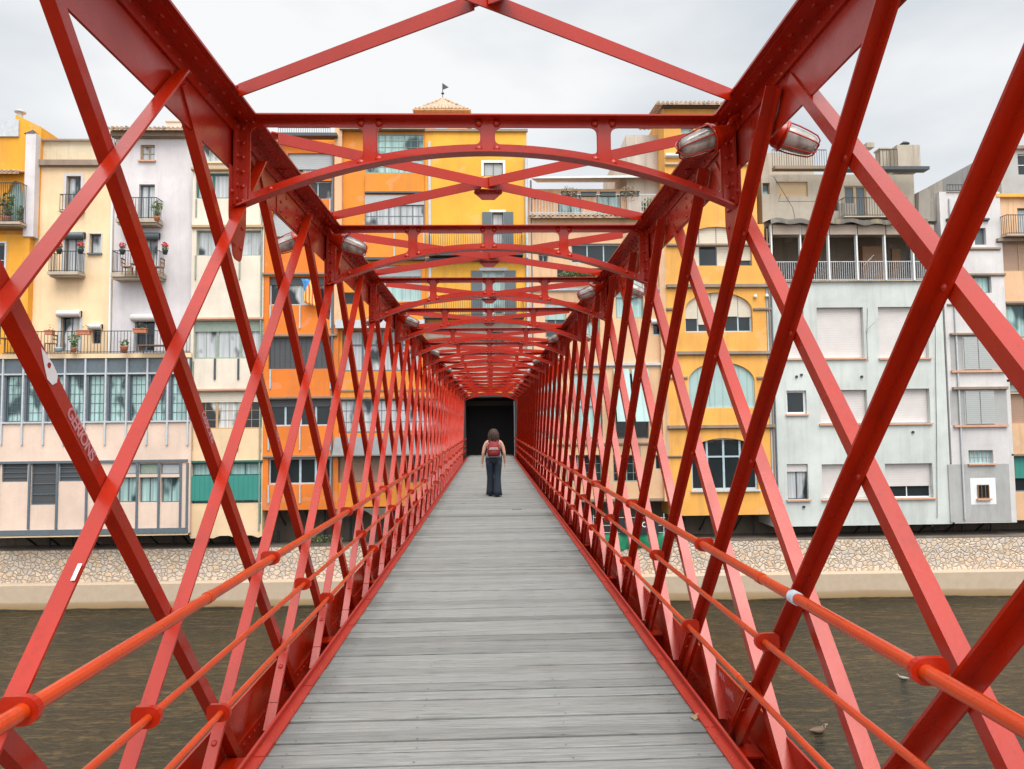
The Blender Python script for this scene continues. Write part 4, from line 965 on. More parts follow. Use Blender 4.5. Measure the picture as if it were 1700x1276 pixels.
# crossed wind braces between the portals
for k in range(len(FR)-1):
    y0, y1 = FR[k]+.26, FR[k+1]-.26; ym = (y0+y1)/2
    for d in (0, 1):
        a = Vector((-1.30 if d == 0 else 1.30, y0, 3.470)); b = Vector((1.30 if d == 0 else -1.30, y1, 3.470)); a.z -= .0; b.z -= 0
        t = (b-a); L = t.length; t.normalize(); sd_ = t.cross(Vector((0, 0, 1))); zo = .0 if d == 0 else .011
        q = MB(); c = (a+b)/2+Vector((0, 0, zo)); q.obox(c, t, sd_, Vector((0, 0, 1)), L/2, .035, .004)
        ns = sd_ if sd_.y < 0 else -sd_
        if d == 0: q.obox(c+ns*.0395+Vector((0, 0, -.034)), t, sd_, Vector((0, 0, 1)), L/2-.035, .004, .034)
        else:
            for sg in (-1, 1): q.obox(c+t*sg*(L/4-.01)+ns*.0395+Vector((0, 0, -.034-.0)), t, sd_, Vector((0, 0, 1)), L/4-.045, .004, .034)
        q.build('wind_brace', RED, BR)
    if k < 2: continue
    q = MB(); pts = roundpoly([(-.10, ym-.05), (.10, ym-.05), (.10, ym+.06), (-.10, ym+.06)], .02)
    v, f = flat([pts], .006, lambda u, vv, w: (u, vv, 3.395+w)); q.add(v, f)
    v, f = flat([[(-.105, .0), (.105, .0), (.045, -.055), (-.045, -.055)]], .008, lambda u, vv, w: (u, ym+.005+w, 3.390+vv)); q.add(v, f)
    if ym < 16:
        for (dx, dy) in ((-.07, -.03), (.07, -.03), (-.07, .04), (.07, .04)): q.dome((dx, ym+dy, 3.392), (0, 0, -1), .014)
    q.build('brace_plate', RED, BR)
# hand rails and their brackets
def rail(s, z, x, r, y0):
    q = MB(); q.tube([(s*x, YS, z), (s*x, 18, z), (s*x, YE, z)], r, 14); yy = y0-2.13*3+1.2
    while yy < YE: q.tube([(s*x, yy, z), (s*x, yy+.05, z)], r*1.16, 14); yy += 4.26
    q.build('hand_rail', RAIL, BR)
    yy = y0
    br = MB(); nb = 0
    while yy < YE-.3:
        q = MB(); w = r*1.0+.012
        xo = 1.27
        pts = [(xo+.07, z+.026), (xo+.055, z+.040), (x, z+.040)]
        for i in range(9): a = math.pi/2+math.pi*i/8; pts.append((x-.0+.045*math.cos(a), z+.040*math.sin(a)))
        pts += [(x, z-.040), (xo+.055, z-.040), (xo+.07, z-.026)]
        hole = [(x+r*1.02*math.cos(a*math.pi/8), z+r*1.02*math.sin(a*math.pi/8)) for a in range(16)]
        v, f = flat([pts], .022, lambda u, vv, ww: (s*u, yy+ww, vv)); q.add(v, f)
        q.tube([(s*x, yy-.014, z), (s*x, yy+.014, z)], r*1.12, 12)
        if yy < 26: q.build('rail_bracket', RED, BR)
        else: br.add(q.v, q.f)
        yy += 2.13
    if br.v: br.build('rail_bracket', RED, BR)
rail(-1, .957, 1.275, 0.0240, 1.96-2.13); rail(-1, .649, 1.275, .0152, 2.66-2.13); rail(-1, .383, 1.275, .0152, 3.35-2.13)
rail(1, .98, 1.27, 0.0240, 2.03-2.13); rail(1, .69, 1.27, .0152, 3.24-2.13); rail(1, .40, 1.27, .0152, 4.50-4.26)
# tape, stickers and graffiti on the bars
def onbar(fam, s, j, z, du=0, side=1, off=.006):
    """frame on the inner face of a bar: returns place(u along bar downwards, v across, w out)"""
    ym = 3.09+SP*j; sg = -1 if fam == 'A' else 1
    t = Vector((0, -sg*K, -1)).normalized(); c = Vector(((-1.3985 if fam == 'A' else -1.386)*(-s)+(-s)*off, ym+sg*(z-2.12)*K, z))
    n = Vector((0, t.z, -t.y)); n = -n if n.z < 0 else n
    return lambda u, v, w: tuple(c+t*u+n*v+Vector((-s*w, 0, 0)))
GRAF = m_simple('pale_paint_marker', (0.52, 0.22, 0.24), .6, var=.4, scale=30)
def text_on(txt, key, z, size, m=GRAF):
    v, f = textmesh(txt, size, .0008, onbar(key[1], key[0], key[2], z, off=.0066), sp=.92)
    if key in barobj: q = MB(); q.add(v, f); q.build('graffiti', m, barobj[key])
jB = -1
text_on('GERIONS', (-1, 'A', -1), 1.70, .058)
text_on('GERIONS', (-1, 'A', 0), 1.72, .050)
text_on('ENO', (-1, 'A', 1), 1.66, .044)
pl = onbar('A', -1, -1, 1.91, off=.0066)
tear = [( -.075, .012), (-.04, .02), (0, .026), (.04, .024), (.058, .005), (.05, -.018), (.02, -.026), (-.02, -.012)]
hole = [(-.008+.010*math.cos(a*.785), .008+.010*math.sin(a*.785)) for a in range(8)]
v, f = flat([tear, hole], .001, pl); q = MB(); q.add(v, f); q.build('sticker', WHITEP, barobj[(-1, 'A', -1)])
# worn white patch on the left near bar and tape on the right rail
ymB = 3.09-SP*0
tB = Vector((0, K, 1)).normalized(); nB = Vector((0, -tB.z, tB.y)); zB = 1.235; cB = Vector((-1.386+.045, 3.09+(zB-2.12)*K, zB))+nB*.0362
q = MB(); q.obox(cB, (1, 0, 0), nB, tB, .0065, .0006, .030); q.build('white_mark', WHITEP, barobj[(-1, 'B', 0)])
q = MB(); q.tube([(1.27, 2.86, .98), (1.27, 2.91, .98)], .0284, 14); q.build('rail_tape', m_simple('pale_blue_tape', (.5, .6, .68), .5, var=.5, scale=60), BR)
# scratched tags on the right bottom chord
v, f = textmesh('INUL', .05, .0008, lambda u, vv, w: (1.4545-w, 4.42-u, .105+vv)); v2, f2 = textmesh('mHk', .07, .0008, lambda u, vv, w: (1.4545-w, 4.28-u, .05+vv))
q = MB(); q.add(v, f); q.add(v2, f2); q.build('graffiti', GRAF, BR)
# end portal: black doorway in the houses
q = MB(); q.box(-1.45, -1.31, YE-.02, YE+2, -.2, 3.4); q.box(1.31, 1.45, YE-.02, YE+2, -.2, 3.4); q.box(-1.45, 1.45, YE-.02, YE+2, 3.16, 3.4)
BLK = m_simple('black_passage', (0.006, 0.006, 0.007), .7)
pas = empty('passage', (0, 38, 0), 'black unlit covered passage into the houses at the far end of the bridge', 'passage')
q.build('portal_jamb', m_simple('dark_portal', (.03, .02, .02), .6), pas)
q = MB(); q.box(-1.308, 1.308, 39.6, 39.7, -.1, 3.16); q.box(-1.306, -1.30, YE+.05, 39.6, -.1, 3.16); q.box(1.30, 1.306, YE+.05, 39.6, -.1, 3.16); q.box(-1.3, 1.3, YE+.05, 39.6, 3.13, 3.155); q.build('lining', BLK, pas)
q = MB(); q.box(1.27, 1.299, YE+.1, YE+.16, 0, 2.95); q.build('door_trim', LGREY, pas)
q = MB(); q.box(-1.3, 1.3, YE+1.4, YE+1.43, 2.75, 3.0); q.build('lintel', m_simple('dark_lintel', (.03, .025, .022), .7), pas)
# ------------------------------------------------------------------ cage lamps on the chords
def make_lamp():
    root = empty('bulkhead_lamp', (0, 0, 0), '', 'lamp', 'caged lamps on the top chords')
    q = MB()
    prof = [(0, .03), (.02, .05), (.05, .058), (.09, .066), (.125, .092), (.15, .10), (.165, .10)]
    n = 16; v = []; f = []
    for (x, r) in prof: v += [(x, r*math.cos(2*math.pi*k/n), r*math.sin(2*math.pi*k/n)) for k in range(n)]
    for i in range(len(prof)-1):
        for k in range(n): f.append((i*n+k, i*n+(k+1) % n, (i+1)*n+(k+1) % n, (i+1)*n+k))
    f.append(tuple(range(n))); f.append(tuple((len(prof)-1)*n+k for k in range(n))[::-1]); q.add(v, f, 0, True)
    q.tube([(.02, 0, .03), (-.02, 0, .07), (-.08, 0, .09)], .022, 8)
    body = q.build('housing', RED, root)
    q = MB(); prof = [(.166, .084), (.20, .086), (.26, .083), (.32, .076), (.355, .069), (.375, .058), (.383, .035), (.385, .010)]; v = []; f = []
    for (x, r) in prof: v += [(x, r*math.cos(2*math.pi*k/n), r*math.sin(2*math.pi*k/n)) for k in range(n)]
    for i in range(len(prof)-1):
        for k in range(n): f.append((i*n+k, i*n+(k+1) % n, (i+1)*n+(k+1) % n, (i+1)*n+k))
    f.append(tuple((len(prof)-1)*n+k for k in range(n))[::-1]); q.add(v, f, 0, True)
    def fl(t, b):
        c = mixc(t, ramp(t, noise(t, 14, 4), [(0.4, (0, 0, 0)), (0.7, (1, 1, 1))]), (0.42, 0.40, 0.38), (0.12, 0.10, 0.085))
        t.links.new(c, b.inputs['Base Color']); b.inputs['Roughness'].default_value = .14
    q.build('glass', mat('dusty_lamp_glass', fl), root)
    q = MB()
    q.tube([(.172, .104*math.cos(a*math.pi/8), .104*math.sin(a*math.pi/8)) for a in range(17)], .010, 6, cap=False)
    for k in range(3):
        a = math.pi*k/3; ca, sa = math.cos(a), math.sin(a); pts = []
        for (x, r) in ((.17, .100), (.24, .098), (.31, .089), (.365, .078), (.392, .055), (.397, 0), (.392, -.055), (.365, -.078), (.31, -.089), (.24, -.098), (.17, -.100)): pts.append((x, r*ca, r*sa))
        q.tube(pts, .0055, 6)
    q.build('cage', RED, root)
    return root
LAMP0 = make_lamp(); used = False
def copy_thing(r):
    c = r.copy(); COL.objects.link(c)
    for ch in r.children:
        d = ch.copy(); COL.objects.link(d); d.parent = c
        for g in ch.children: e = g.copy(); COL.objects.link(e); e.parent = d
    return c
ords = ['first', 'second', 'third', 'fourth', 'fifth', 'sixth', 'seventh', 'eighth', 'ninth']
li = 0
cnt = {1: 0, -1: 0}
for k in range(2, len(FR)):
    s = 1 if k % 2 == 0 else -1
    for io in (0, 1):
        o = LAMP0 if li == 0 else copy_thing(LAMP0); li += 1
        yf = FR[k]-.10
        # inner lamps stand off the portal corner, outer ones hang outside the chord
        if io == 0: o.location = (s*1.345, yf-.06, 3.315); d = Vector((-s*.93, -.10, -.38))
        else: o.location = (s*1.50, yf-.02, 3.35); d = Vector((s*.90, -.10, -.38))
        o.rotation_euler = d.to_track_quat('X', 'Z').to_euler(); o.scale = (.86, .76, .76)
        o['label'] = '%s caged lamp on the %s top chord, %s of its row from the viewer' % ('inner' if io == 0 else 'outer', 'right' if s > 0 else 'left', ords[cnt[s]])
    cnt[s] += 1
# ------------------------------------------------------------------ person walking away
def person():
    X, Yp = 0.075, 16.55
    root = empty('person', (X, Yp, 0), 'person seen from behind walking away, red backpack, striped top and dark flared jeans', 'person')
    SKIN = m_simple('skin', (0.55, 0.30, 0.21), .5, var=.08); DENIM = m_simple('dark_denim', (0.008, 0.017, 0.030), .8, var=.3, scale=12)
    HAIR = m_simple('brown_hair', (0.045, 0.017, 0.010), .65, var=.6, scale=20)
    SK = [  # name -> pos, radius, parent
        ((0, 0, .92), .13, -1), ((0, .0, 1.05), .115, 0), ((0, -.01, 1.18), .12, 1), ((0, 0, 1.29), .105, 2), ((0, .01, 1.37), .05, 3), ((0, .02, 1.43), .055, 4), ((0, .02, 1.50), .085, 5), ((0, .02, 1.555), .06, 6),
        ((-.15, 0, 1.29), .055, 3), ((-.205, 0, 1.17), .047, 8), ((-.235, -.01, 1.02), .038, 9), ((-.255, .03, .86), .028, 10), ((-.262, .045, .80), .026, 11), ((-.262, .05, .765), .022, 12),
        ((.15, 0, 1.29), .055, 3), ((.205, 0, 1.17), .047, 14), ((.235, -.01, 1.02), .038, 15), ((.25, .03, .86), .028, 16), ((.256, .045, .80), .026, 17), ((.256, .05, .765), .022, 18),
        ((-.09, 0, .84), .09, 0), ((-.085, .035, .48), .052, 20), ((-.08, .07, .12), .034, 21), ((-.08, .11, .05), .032, 22), ((-.085, .17, .03), .026, 23),
        ((.09, 0, .84), .09, 0), ((.085, -.035, .48), .052, 25), ((.08, -.075, .12), .034, 26), ((.08, -.04, .05), .032, 27), ((.08, .02, .03), .026, 28)]
    # fingers and thumbs
    for hb, s in ((13, -1), (19, 1)):
        for i, (dy, L) in enumerate(((-.026, .055), (-.009, .066), (.009, .062), (.025, .048))):
            b = len(SK); p = SK[hb][0]
            SK.append(((p[0], p[1]+dy, p[2]-.012), .0095, hb)); SK.append(((p[0]-s*.006, p[1]+dy+.004, p[2]-.012-L*.55), .0085, b)); SK.append(((p[0]-s*.018, p[1]+dy+.006, p[2]-.012-L), .007, b+1))
        b = len(SK); p = SK[hb-1][0]; SK.append(((p[0]-s*.012, p[1]+.035, p[2]-.01), .011, hb-1)); SK.append(((p[0]-s*.02, p[1]+.052, p[2]-.045), .009, b))
    me = bpy.data.meshes.new('body'); me.from_pydata([p[0] for p in SK], [(i, p[2]) for i, p in enumerate(SK) if p[2] >= 0], []); me.materials.append(SKIN)
    b = bpy.data.objects.new('body', me); COL.objects.link(b); b.parent = root
    md = b.modifiers.new('skin', 'SKIN'); md.use_smooth_shade = True
    if not me.skin_vertices: me.attributes.new('skin', 'FLOAT', 'POINT')
    for i, p in enumerate(SK):
        sv = me.skin_vertices[0].data[i]; sv.radius = (p[1], p[1]*(.8 if i in (0, 1, 2, 3) else 1)); sv.use_root = (i == 0)
    b.modifiers.new('sub', 'SUBSURF').levels = 1; b.modifiers['sub'].render_levels = 2
    def loc(q, nm, m, par=root):
        o = q.build(nm, m); o.parent = par; return o
    # face (turned away): nose and ears
    q = MB(); q.dome((0, .10, 1.49), (0, 1, 0), .016, h=1.2); q.dome((-.083, .02, 1.49), (-1, 0, 0), .024); q.dome((.083, .02, 1.49), (1, 0, 0), .024); loc(q, 'face', SKIN, b)
    # jeans
    q = MB(); q.loft([(0, 0, 1.01, .158, .118), (0, 0, .96, .175, .128), (0, -.005, .88, .188, .138), (0, -.005, .82, .187, .132), (0, 0, .79, .178, .118)])
    for s, sy in ((-1, .06), (1, -.06)):
        q.loft([(s*.090, 0, .86, .094, .118), (s*.088, 0, .74, .092, .108), (s*.082, sy*.3, .58, .082, .090), (s*.078, sy*.5, .45, .076, .080), (s*.076, sy, .30, .082, .088), (s*.078, sy*1.2, .15, .092, .100), (s*.080, sy*1.4, .035, .100, .118), (s*.080, sy*1.4, .03, .07, .09)])
    loc(q, 'jeans', DENIM)
    q = MB()
    for s, sy in ((-1, .085), (1, -.085)): q.loft([(s*.082, sy+.03, .0, .042, .115), (s*.082, sy+.03, .03, .045, .118), (s*.082, sy+.01, .06, .038, .08)])
    loc(q, 'shoes', m_simple('dark_shoe', (.03, .025, .025), .6))
    def ftop(t, bb):
        w = N(t, 'ShaderNodeTexWave', bands_direction='DIAGONAL'); w.inputs['Scale'].default_value = 12
        g = N(t, 'ShaderNodeNewGeometry'); t.links.new(g.outputs['Position'], w.inputs['Vector'])
        t.links.new(ramp(t, w.outputs[0], [(.45, (.55, .55, .56)), (.55, (.03, .03, .05))]), bb.inputs['Base Color']); bb.inputs['Roughness'].default_value = .8
    q = MB(); q.loft([(0, 0, .93, .186, .138), (0, 0, 1.0, .172, .128), (0, 0, 1.08, .152, .118), (0, 0, 1.2, .158, .12), (0, .0, 1.28, .150, .105), (0, .0, 1.31, .11, .085)]); loc(q, 'striped_top', mat('striped_knit', ftop))
    # hair: layered, to the shoulders
    q = MB(); n = 16
    q.loft([(0, .0, 1.35, .05, .03), (0, -.045, 1.33, .112, .055), (0, -.03, 1.40, .118, .085), (0, -.005, 1.48, .112, .105), (0, .01, 1.55, .098, .104), (0, .015, 1.595, .066, .075), (0, .015, 1.612, .03, .034)])
    rnd = random.Random(3)
    for i in range(46):
        a = math.pi*(1+rnd.random()); x = math.cos(a); y_ = math.sin(a); l = rnd.uniform(1.27, 1.36)
        q.tube([(x*.07, y_*.07+.01, 1.585), (x*.112, y_*.108, 1.49), (x*.118+rnd.gauss(0, .008), y_*.098-.01, 1.40), (x*.115+rnd.gauss(0, .015), y_*.075-.03, l)], [.012, .015, .014, .004], 5)
    loc(q, 'hair', HAIR)
    # backpack
    BP = m_simple('red_backpack_cloth', (0.20, 0.010, 0.012), .7, var=.35, scale=14); BK = m_simple('black_strap', (.02, .02, .022), .7)
    q = MB(); q.loft([(0, -.19, .965, .105, .055), (0, -.20, .985, .138, .080), (0, -.205, 1.08, .148, .092), (0, -.20, 1.18, .140, .085), (0, -.185, 1.26, .118, .068), (0, -.17, 1.305, .07, .045)], n=18)
    bp = loc(q, 'backpack', BP)
    q = MB(); q.loft([(0, -.275, .985, .095, .03), (0, -.285, 1.0, .108, .04), (0, -.285, 1.10, .105, .042), (0, -.275, 1.12, .09, .03)], n=14); loc(q, 'front_pocket', BP, bp)
    q = MB(); q.box(-.105, .105, -.328, -.30, 1.125, 1.14); q.box(-.09, .09, -.325, -.29, 1.148, 1.172); loc(q, 'pocket_stripe', m_simple('pale_webbing', (.5, .42, .40), .7), bp)
    q = MB()
    for s in (-1, 1): q.tube([(s*.06, -.16, 1.28), (s*.085, -.06, 1.345), (s*.10, .06, 1.33), (s*.125, .12, 1.2), (s*.13, .05, 1.05), (s*.12, -.12, 1.0)], .017, 6)
    loc(q, 'strap', BP, bp); root.scale = (1.07, 1.05, 1.0); q = MB(); q.tube([(-.03, -.16, 1.29), (0, -.19, 1.33), (.03, -.16, 1.29)], .01, 6); loc(q, 'handle', BK, bp)
person()
# ------------------------------------------------------------------ things on the houses, terrace and river
def at(px, py, Y): x, z = P(px, py, Y); return Vector((x, Y, z))
def pot_plant(px, py, Y, label, kind='flower', s=1.0, group=None, hang=False):
    c = at(px, py, Y); r = empty('potted_plant', c, label, 'potted plant', group)
    q = MB(); q.loft([(c.x, c.y, c.z, .10*s, .10*s), (c.x, c.y, c.z+.22*s, .15*s, .15*s), (c.x, c.y, c.z+.25*s, .16*s, .16*s), (c.x, c.y, c.z+.25*s, .12*s, .12*s)], n=12); q.build('pot', POTD if kind == 'flower' else CLAY, r)
    q = MB(); q.leafs((c.x, c.y, c.z+.36*s), (.17*s, .15*s, .17*s), 60, .06*s); q.build('foliage', LEAF, r)
    if kind == 'flower': q = MB(); q.leafs((c.x, c.y, c.z+.50*s), (.18*s, .15*s, .16*s), 70, .055*s); q.build('flowers', FLOWER, r)
    if kind == 'tall':
        q = MB()
        for i in range(9):
            a = i*2.4; q.tube([(c.x, c.y, c.z+.2), (c.x+.15*math.cos(a), c.y+.1*math.sin(a), c.z+.7*s), (c.x+.35*math.cos(a)*s, c.y+.2*math.sin(a), c.z+(.85+.1*(i % 3))*s)], [.012, .01, .004], 5)
        q.leafs((c.x, c.y, c.z+.75*s), (.3*s, .2, .3*s), 60, .09*s); q.build('stems', LEAF2, r)
    return r
fy = 36.55
G1 = 'potted plants on the left balconies'
pot_plant(98, 421, fy, 'dark pot of red flowers on the left end of the cream house balcony', group=G1)
pot_plant(134, 421, fy, 'dark pot of red flowers on the right end of the cream house balcony', group=G1)
pot_plant(203, 422, fy, 'dark pot of red flowers on the left end of the lilac house balcony', group=G1)
pot_plant(274, 422, fy, 'dark pot with a few red blooms on the right end of the lilac house balcony', group=G1)
pot_plant(260, 368, fy+.1, 'terracotta pot with a tall leafy plant on the upper lilac balcony', 'tall', 1.1)
pot_plant(206, 585, fy-.5, 'square terracotta pot standing on the long terrace by the drainpipe', 'small', 1.3)
pot_plant(122, 585, fy-.3, 'white-flecked leafy potted plant before the terrace glass door', 'tall', 1.0)
pot_plant(10, 372, 36.9, 'big palm-like plant on the far left roof terrace', 'tall', 1.6)
pot_plant(34, 374, 36.9, 'smaller green plant beside the palm on the far left terrace', 'tall', 1.0)
def planter(x0, x1, py, Y, label, m=CLAY, leafm=LEAF, hang=.0, dens=60, h=.2):
    a = at(x0, py, Y); b = at(x1, py, Y); r = empty('planter_box', ((a.x+b.x)/2, Y, a.z), label, 'planter', 'planter boxes on the railings')
    q = MB(); q.box(a.x, b.x, Y-.2, Y, a.z, a.z+h); q.box(a.x-.03, b.x+.03, Y-.23, Y+.03, a.z+h+.002, a.z+h+.04); q.build('box', m, r)
    q = MB(); q.leafs(((a.x+b.x)/2, Y-.1, a.z+h+.12), ((b.x-a.x)*.55, .22, .22), dens, .07)
    if hang: q.leafs(((a.x+b.x)/2, Y-.25, a.z-.02), ((b.x-a.x)*.5, .12, hang), dens, .06)
    q.build('foliage', leafm, r)
planter(130, 152, 556, 36.4, 'terracotta trough hung on the terrace railing between door and small window', dens=8)
planter(224, 245, 553, 36.4, 'terracotta trough hung on the terrace railing before the lilac house door', dens=8)
planter(78, 90, 556, 36.4, 'terracotta trough at the left part of the terrace railing', dens=8)
planter(932, 957, 326, 36.6, 'dry bushy plant trough at the left of the peach roof terrace railing', POTD, DRY, .25, 110)
planter(965, 989, 327, 36.6, 'plain dark trough between the two terrace doors', POTD, LEAF, 0, 4)
planter(997, 1021, 327, 36.6, 'plain dark trough under the right terrace door', POTD, LEAF, 0, 4)
planter(1030, 1060, 326, 36.6, 'dry trailing plant trough at the right of the peach roof terrace railing', POTD, DRY, .4, 140)
c = at(1078, 350, 37.2); r = empty('shrub', c, 'green leafy shrub at the right end of the peach roof terrace', 'shrub'); q = MB(); q.leafs((c.x, c.y, c.z+.25), (.45, .3, .55), 260, .1); q.build('foliage', LEAF2, r); q = MB(); q.tube([(c.x, c.y, c.z-.5), (c.x, c.y, c.z+.2)], .03, 6); q.build('stem', WOODB, r)
c = at(965, 455, 36.7); r = empty('climbing_plant', c, 'yellow green trailing plant along the dark opening of the peach house', 'plant'); q = MB(); q.leafs((c.x, c.y-.1, c.z), (1.3, .3, .28), 480, .09, (0, 1)); q.build('foliage', [LEAF, LEAF2], r)
# terrace furniture
def table(px, py, Y, label, w=1.1, h=.72, m=WOODB):
    c = at(px, py, Y); r = empty('table', c, label, 'table'); q = MB(); q.box(c.x-w/2, c.x+w/2, Y-.3, Y+.3, c.z+h-.04, c.z+h); q.build('tabletop', m, r)
    for sx in (-1, 1):
        for sy in (-1, 1): q = MB(); q.box(c.x+sx*(w/2-.06)-.025, c.x+sx*(w/2-.06)+.025, Y+sy*.25-.025, Y+sy*.25+.025, c.z, c.z+h-.041); q.build('leg', m, r)
def chair(px, py, Y, label, m=WOODB, f=1):
    c = at(px, py, Y); r = empty('chair', c, label, 'chair', 'wooden chairs on the balconies'); q = MB(); q.box(c.x-.21, c.x+.21, Y-.2, Y+.2, c.z+.42, c.z+.46); q.build('seat', m, r)
    q = MB(); q.box(c.x-f*.21-.02, c.x-f*.21+.02, Y-.2, Y+.2, c.z+.82, c.z+.9); q.box(c.x-f*.21-.015, c.x-f*.21+.015, Y-.2, Y+.2, c.z+.62, c.z+.68)
    for sy in (-1, 1): q.box(c.x-f*.21-.02, c.x-f*.21+.02, Y+sy*.18-.02, Y+sy*.18+.02, c.z+.461, c.z+.9)
    q.build('backrest', m, r)
    for sx in (-1, 1):
        for sy in (-1, 1): q = MB(); q.box(c.x+sx*.18-.018, c.x+sx*.18+.018, Y+sy*.17-.018, Y+sy*.17+.018, c.z, c.z+.419); q.build('leg', m, r)
table(18, 584, 36.2, 'brown wooden table at the far left end of the long terrace'); chair(40, 584, 36.2, 'dark armchair beside the table at the left end of the terrace', IRON)
chair(84, 584, 36.2, 'brown slatted chair left of the cream house terrace door', f=-1); table(256, 584, 36.2, 'long low wooden bench table in front of the lilac house terrace door', 1.5, .35)
chair(211, 457, 36.2, 'folding wooden chair at the left of the lower lilac balcony'); chair(263, 457, 36.2, 'folding wooden chair at the right of the lower lilac balcony', f=-1); table(228, 457, 36.2, 'small round-edged wooden table between the two balcony chairs', .5, .6)
c = at(97, 584, 36.1); q = MB(); q.loft([(c.x, 36.1, c.z, .16, .13), (c.x, 36.1, c.z+.2, .19, .16), (c.x, 36.1, c.z+.24, .2, .17)]); o = q.build('bucket', PALEB); tag(o, 'pale blue tub on the terrace before the cream house door', 'tub')
# flag
c = at(500, 463, 36.45); r = empty('flag', c, 'yellow and red striped flag with a blue triangle hanging from the orange house window', 'flag')
def fflag(t, b):
    tcn = N(t, 'ShaderNodeUVMap'); sp = N(t, 'ShaderNodeSeparateXYZ'); t.links.new(tcn.outputs[0], sp.inputs[0])
    m = N(t, 'ShaderNodeMath', operation='MULTIPLY'); t.links.new(sp.outputs[0], m.inputs[0]); m.inputs[1].default_value = 4.5
    fr = N(t, 'ShaderNodeMath', operation='FRACT'); t.links.new(m.outputs[0], fr.inputs[0])
    c = ramp(t, fr.outputs[0], [(0, (.80, .50, .12)), (.5, (.55, .10, .06))], 'CONSTANT')
    s2 = N(t, 'ShaderNodeMath', operation='SUBTRACT'); t.links.new(sp.outputs[1], s2.inputs[0]); t.links.new(sp.outputs[0], s2.inputs[1])
    c = mixc(t, ramp(t, s2.outputs[0], [(0, (0, 0, 0)), (.42, (1, 1, 1))], 'CONSTANT'), c, (.05, .22, .50))
    t.links.new(c, b.inputs['Base Color']); b.inputs['Roughness'].default_value = .8
FM = mat('striped_flag_cloth', fflag); q = MB(); nx, nz = 12, 10; vs = []
for j in range(nz+1):
    for i in range(nx+1):
        u, w = i/nx, j/nz; px = 500+6*w+(26-2*w)*u+1.5*math.sin(w*5); py = 462+40*w+6*u*w+3*u
        pp = at(px, py, 36.45); vs.append((pp.x, pp.y+.05*math.sin(u*14+w*3), pp.z))
q.add(vs, [(j*(nx+1)+i, (j+1)*(nx+1)+i, (j+1)*(nx+1)+i+1, j*(nx+1)+i+1) for j in range(nz) for i in range(nx)], 0, True)
fo = q.build('cloth', FM, r); uv = fo.data.uv_layers.new(name='UVMap')
for p in fo.data.polygons:
    for li_, vi in zip(p.loop_indices, p.vertices): uv.data[li_].uv = ((vi % (nx+1))/nx, 1-(vi//(nx+1))/nz)
sm_ = fo.modifiers.new('thick', 'SOLIDIFY'); sm_.thickness = .006
q = MB(); a = at(499, 461, 36.45); b = at(528, 464, 36.45); q.tube([a, b], .015, 6); q.build('cord', IRON, r)
# riverside terrace with banner and tarp below the peach house
r = empty('terrace_stand', at(1050, 900, 36.9), 'small green riverside terrace stand with a black banner under the peach house', 'terrace stand')
GT = m_simple('green_tarp', (.02, .22, .11), .5, var=.5, scale=3)
a = at(985, 905, 36.9); b = at(1104, 905, 36.9); z0 = P(1050, 908, 36.9)[1]; z1 = P(1050, 886, 36.9)[1]
q = MB(); nn = 30; vs = []
for i in range(nn+1):
    t = i/nn; x = a.x+(b.x-a.x)*t; w = .05*math.sin(t*31); vs += [(x, 36.85+w, z1), (x, 36.75+w*1.4, z0+.06*math.sin(t*9)), (x, 36.85+w, z0-.1+.1*math.sin(t*13))]
q.add(vs, [(3*i, 3*i+3, 3*i+4, 3*i+1) for i in range(nn)]+[(3*i+1, 3*i+4, 3*i+5, 3*i+2) for i in range(nn)], 0, True); q.build('tarp', GT, r)
q = MB()
for (x, y0_) in ((985, 855), (1102, 852)): p0 = at(x, 890, 36.8); p1 = at(x, y0_, 36.8); q.tube([p0, p1], .025, 6)
for yy_ in (859, 872, 884): q.tube([at(985, yy_, 36.8), at(1104, yy_, 36.8)], .018, 6)
q.build('guard_rail', LGREY, r)
q = MB(); A_, B_, C_, D_ = PR((1029, 861, 1093, 886), 36.72); q.box(A_, B_, 36.70, 36.73, C_, D_); bn = q.build('banner', m_simple('black_banner', (.012, .016, .022), .6), r)
cx = (A_+B_)/2; cz = (C_+D_)/2; v, f = textmesh('// //  OK', .38, .004, lambda u, vv, w: (cx+.05+u*.95, 36.694-w, cz+.08+vv)); v2, f2 = textmesh('.....', .14, .004, lambda u, vv, w: (cx+.6+u, 36.694-w, cz-.25+vv)); q = MB(); q.add(v, f); q.add(v2, f2); q.build('lettering', WHITEF, bn)
# weeds
def weeds(px, py, Y, w, h, n, label):
    c = at(px, py, Y); r = MB(); r.leafs((c.x, c.y, c.z+h*.5), (w, .12, h), n, .06, (0, 1)); o = r.build('weeds', [LEAF, LEAF2]); tag(o, label, 'weeds', kind='stuff')
weeds(1430, 966, 36.85, 1.1, .16, 160, 'low green weeds growing from the ledge seam under the mint house')
weeds(1482, 966, 36.85, .5, .13, 60, 'small tuft of weeds right of the low green weeds')
weeds(229, 966, 36.85, .18, .28, 60, 'small dark sapling in the stone wall left of the bridge')
weeds(538, 897, 37.1, 1.0, .2, 160, 'dark green growth on top of the river wall under the orange house')
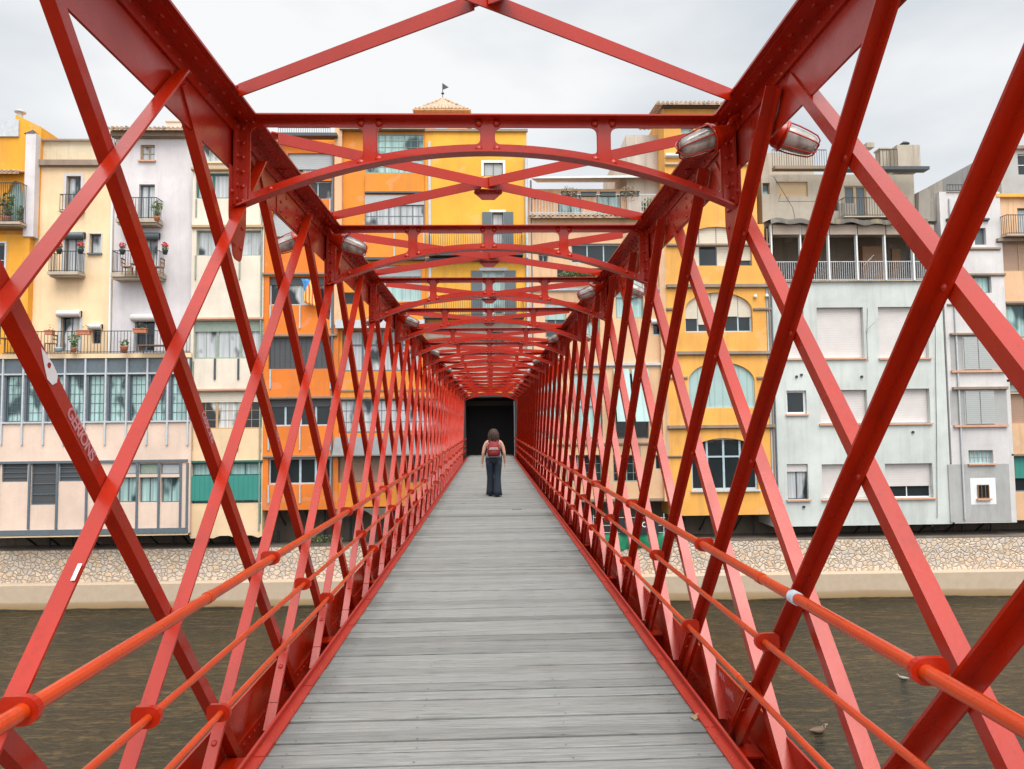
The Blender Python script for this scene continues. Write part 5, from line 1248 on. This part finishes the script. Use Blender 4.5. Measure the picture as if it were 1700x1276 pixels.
# ducks
def duck(px, py, rot, s, label, dark):
    d = ray(px, py); t = (WZ-EYE)/d.z; c = Vector((d.x*t, d.y*t, WZ)); r = empty('duck', c, label, 'duck', 'ducks on the river'); r.rotation_euler.z = rot
    body = m_simple('duck_plumage_'+('brown' if dark else 'pale'), (.10, .06, .04) if dark else (.22, .20, .18), .7, var=.5, scale=25)
    q = MB(); prof = [(-.27, .02, .10), (-.2, .05, .09), (-.1, .09, .07), (.02, .11, .06), (.12, .10, .065), (.19, .06, .08), (.215, .045, .105), (.225, .038, .13), (.235, .042, .155), (.25, .04, .18), (.26, .015, .21)]
    v = []; f = []; n = 12
    for i, (x, rr, z) in enumerate(prof):
        vert = i >= 6
        for k in range(n):
            a_ = 2*math.pi*k/n; v.append((x+(rr*math.cos(a_) if vert else 0), rr*math.sin(a_)*(1 if not vert else .9), z+(0 if vert else rr*.75*math.cos(a_))))
    for i in range(len(prof)-1):
        for k in range(n): f.append((i*n+k, i*n+(k+1) % n, (i+1)*n+(k+1) % n, (i+1)*n+k))
    v = [(x*s, y_*s, z*s) for (x, y_, z) in v]; q.add(v, f, 0, True); o = q.build('body', body); o.parent = r
    q = MB(); q.tube([(.27*s, 0, .17*s), (.33*s, 0, .16*s), (.345*s, 0, .155*s)], [.018*s, .016*s, .006*s], 6); o = q.build('bill', TAN); o.parent = r
    q = MB(); q.dome((.21*s, 0, .12*s), (.8, 0, -.3), .06*s); q.dome((.25*s, .025*s, .17*s), (0, 1, 0), .02*s); q.dome((.25*s, -.025*s, .17*s), (0, -1, 0), .02*s); o = q.build('white_patch', WHITEP); o.parent = r
duck(1357, 1216, .3, 1.15, 'brown duck with a pale face swimming near the lower right edge of the river', True)
duck(1500, 1127, 2.4, .7, 'small pale duck swimming behind the right hand rail bracket', False)
# litter on the deck
q = MB(); q.tube([(.42, 13.9, .008), (.52, 13.86, .012), (.62, 13.9, .008)], .006, 5); tag(q.build('twig', WOODB), 'short dark twig lying on the planks behind the walking person', 'twig')
q = MB(); q.add([(1.16, 4.02, .006), (1.22-.03, 4.05, .009), (1.2, 4.09, .02), (1.15, 4.07, .008)], [(0, 1, 2, 3)]); tag(q.build('leaf', DRY), 'dry leaf lying by the right kerb', 'leaf')
bpy.context.view_layer.update()
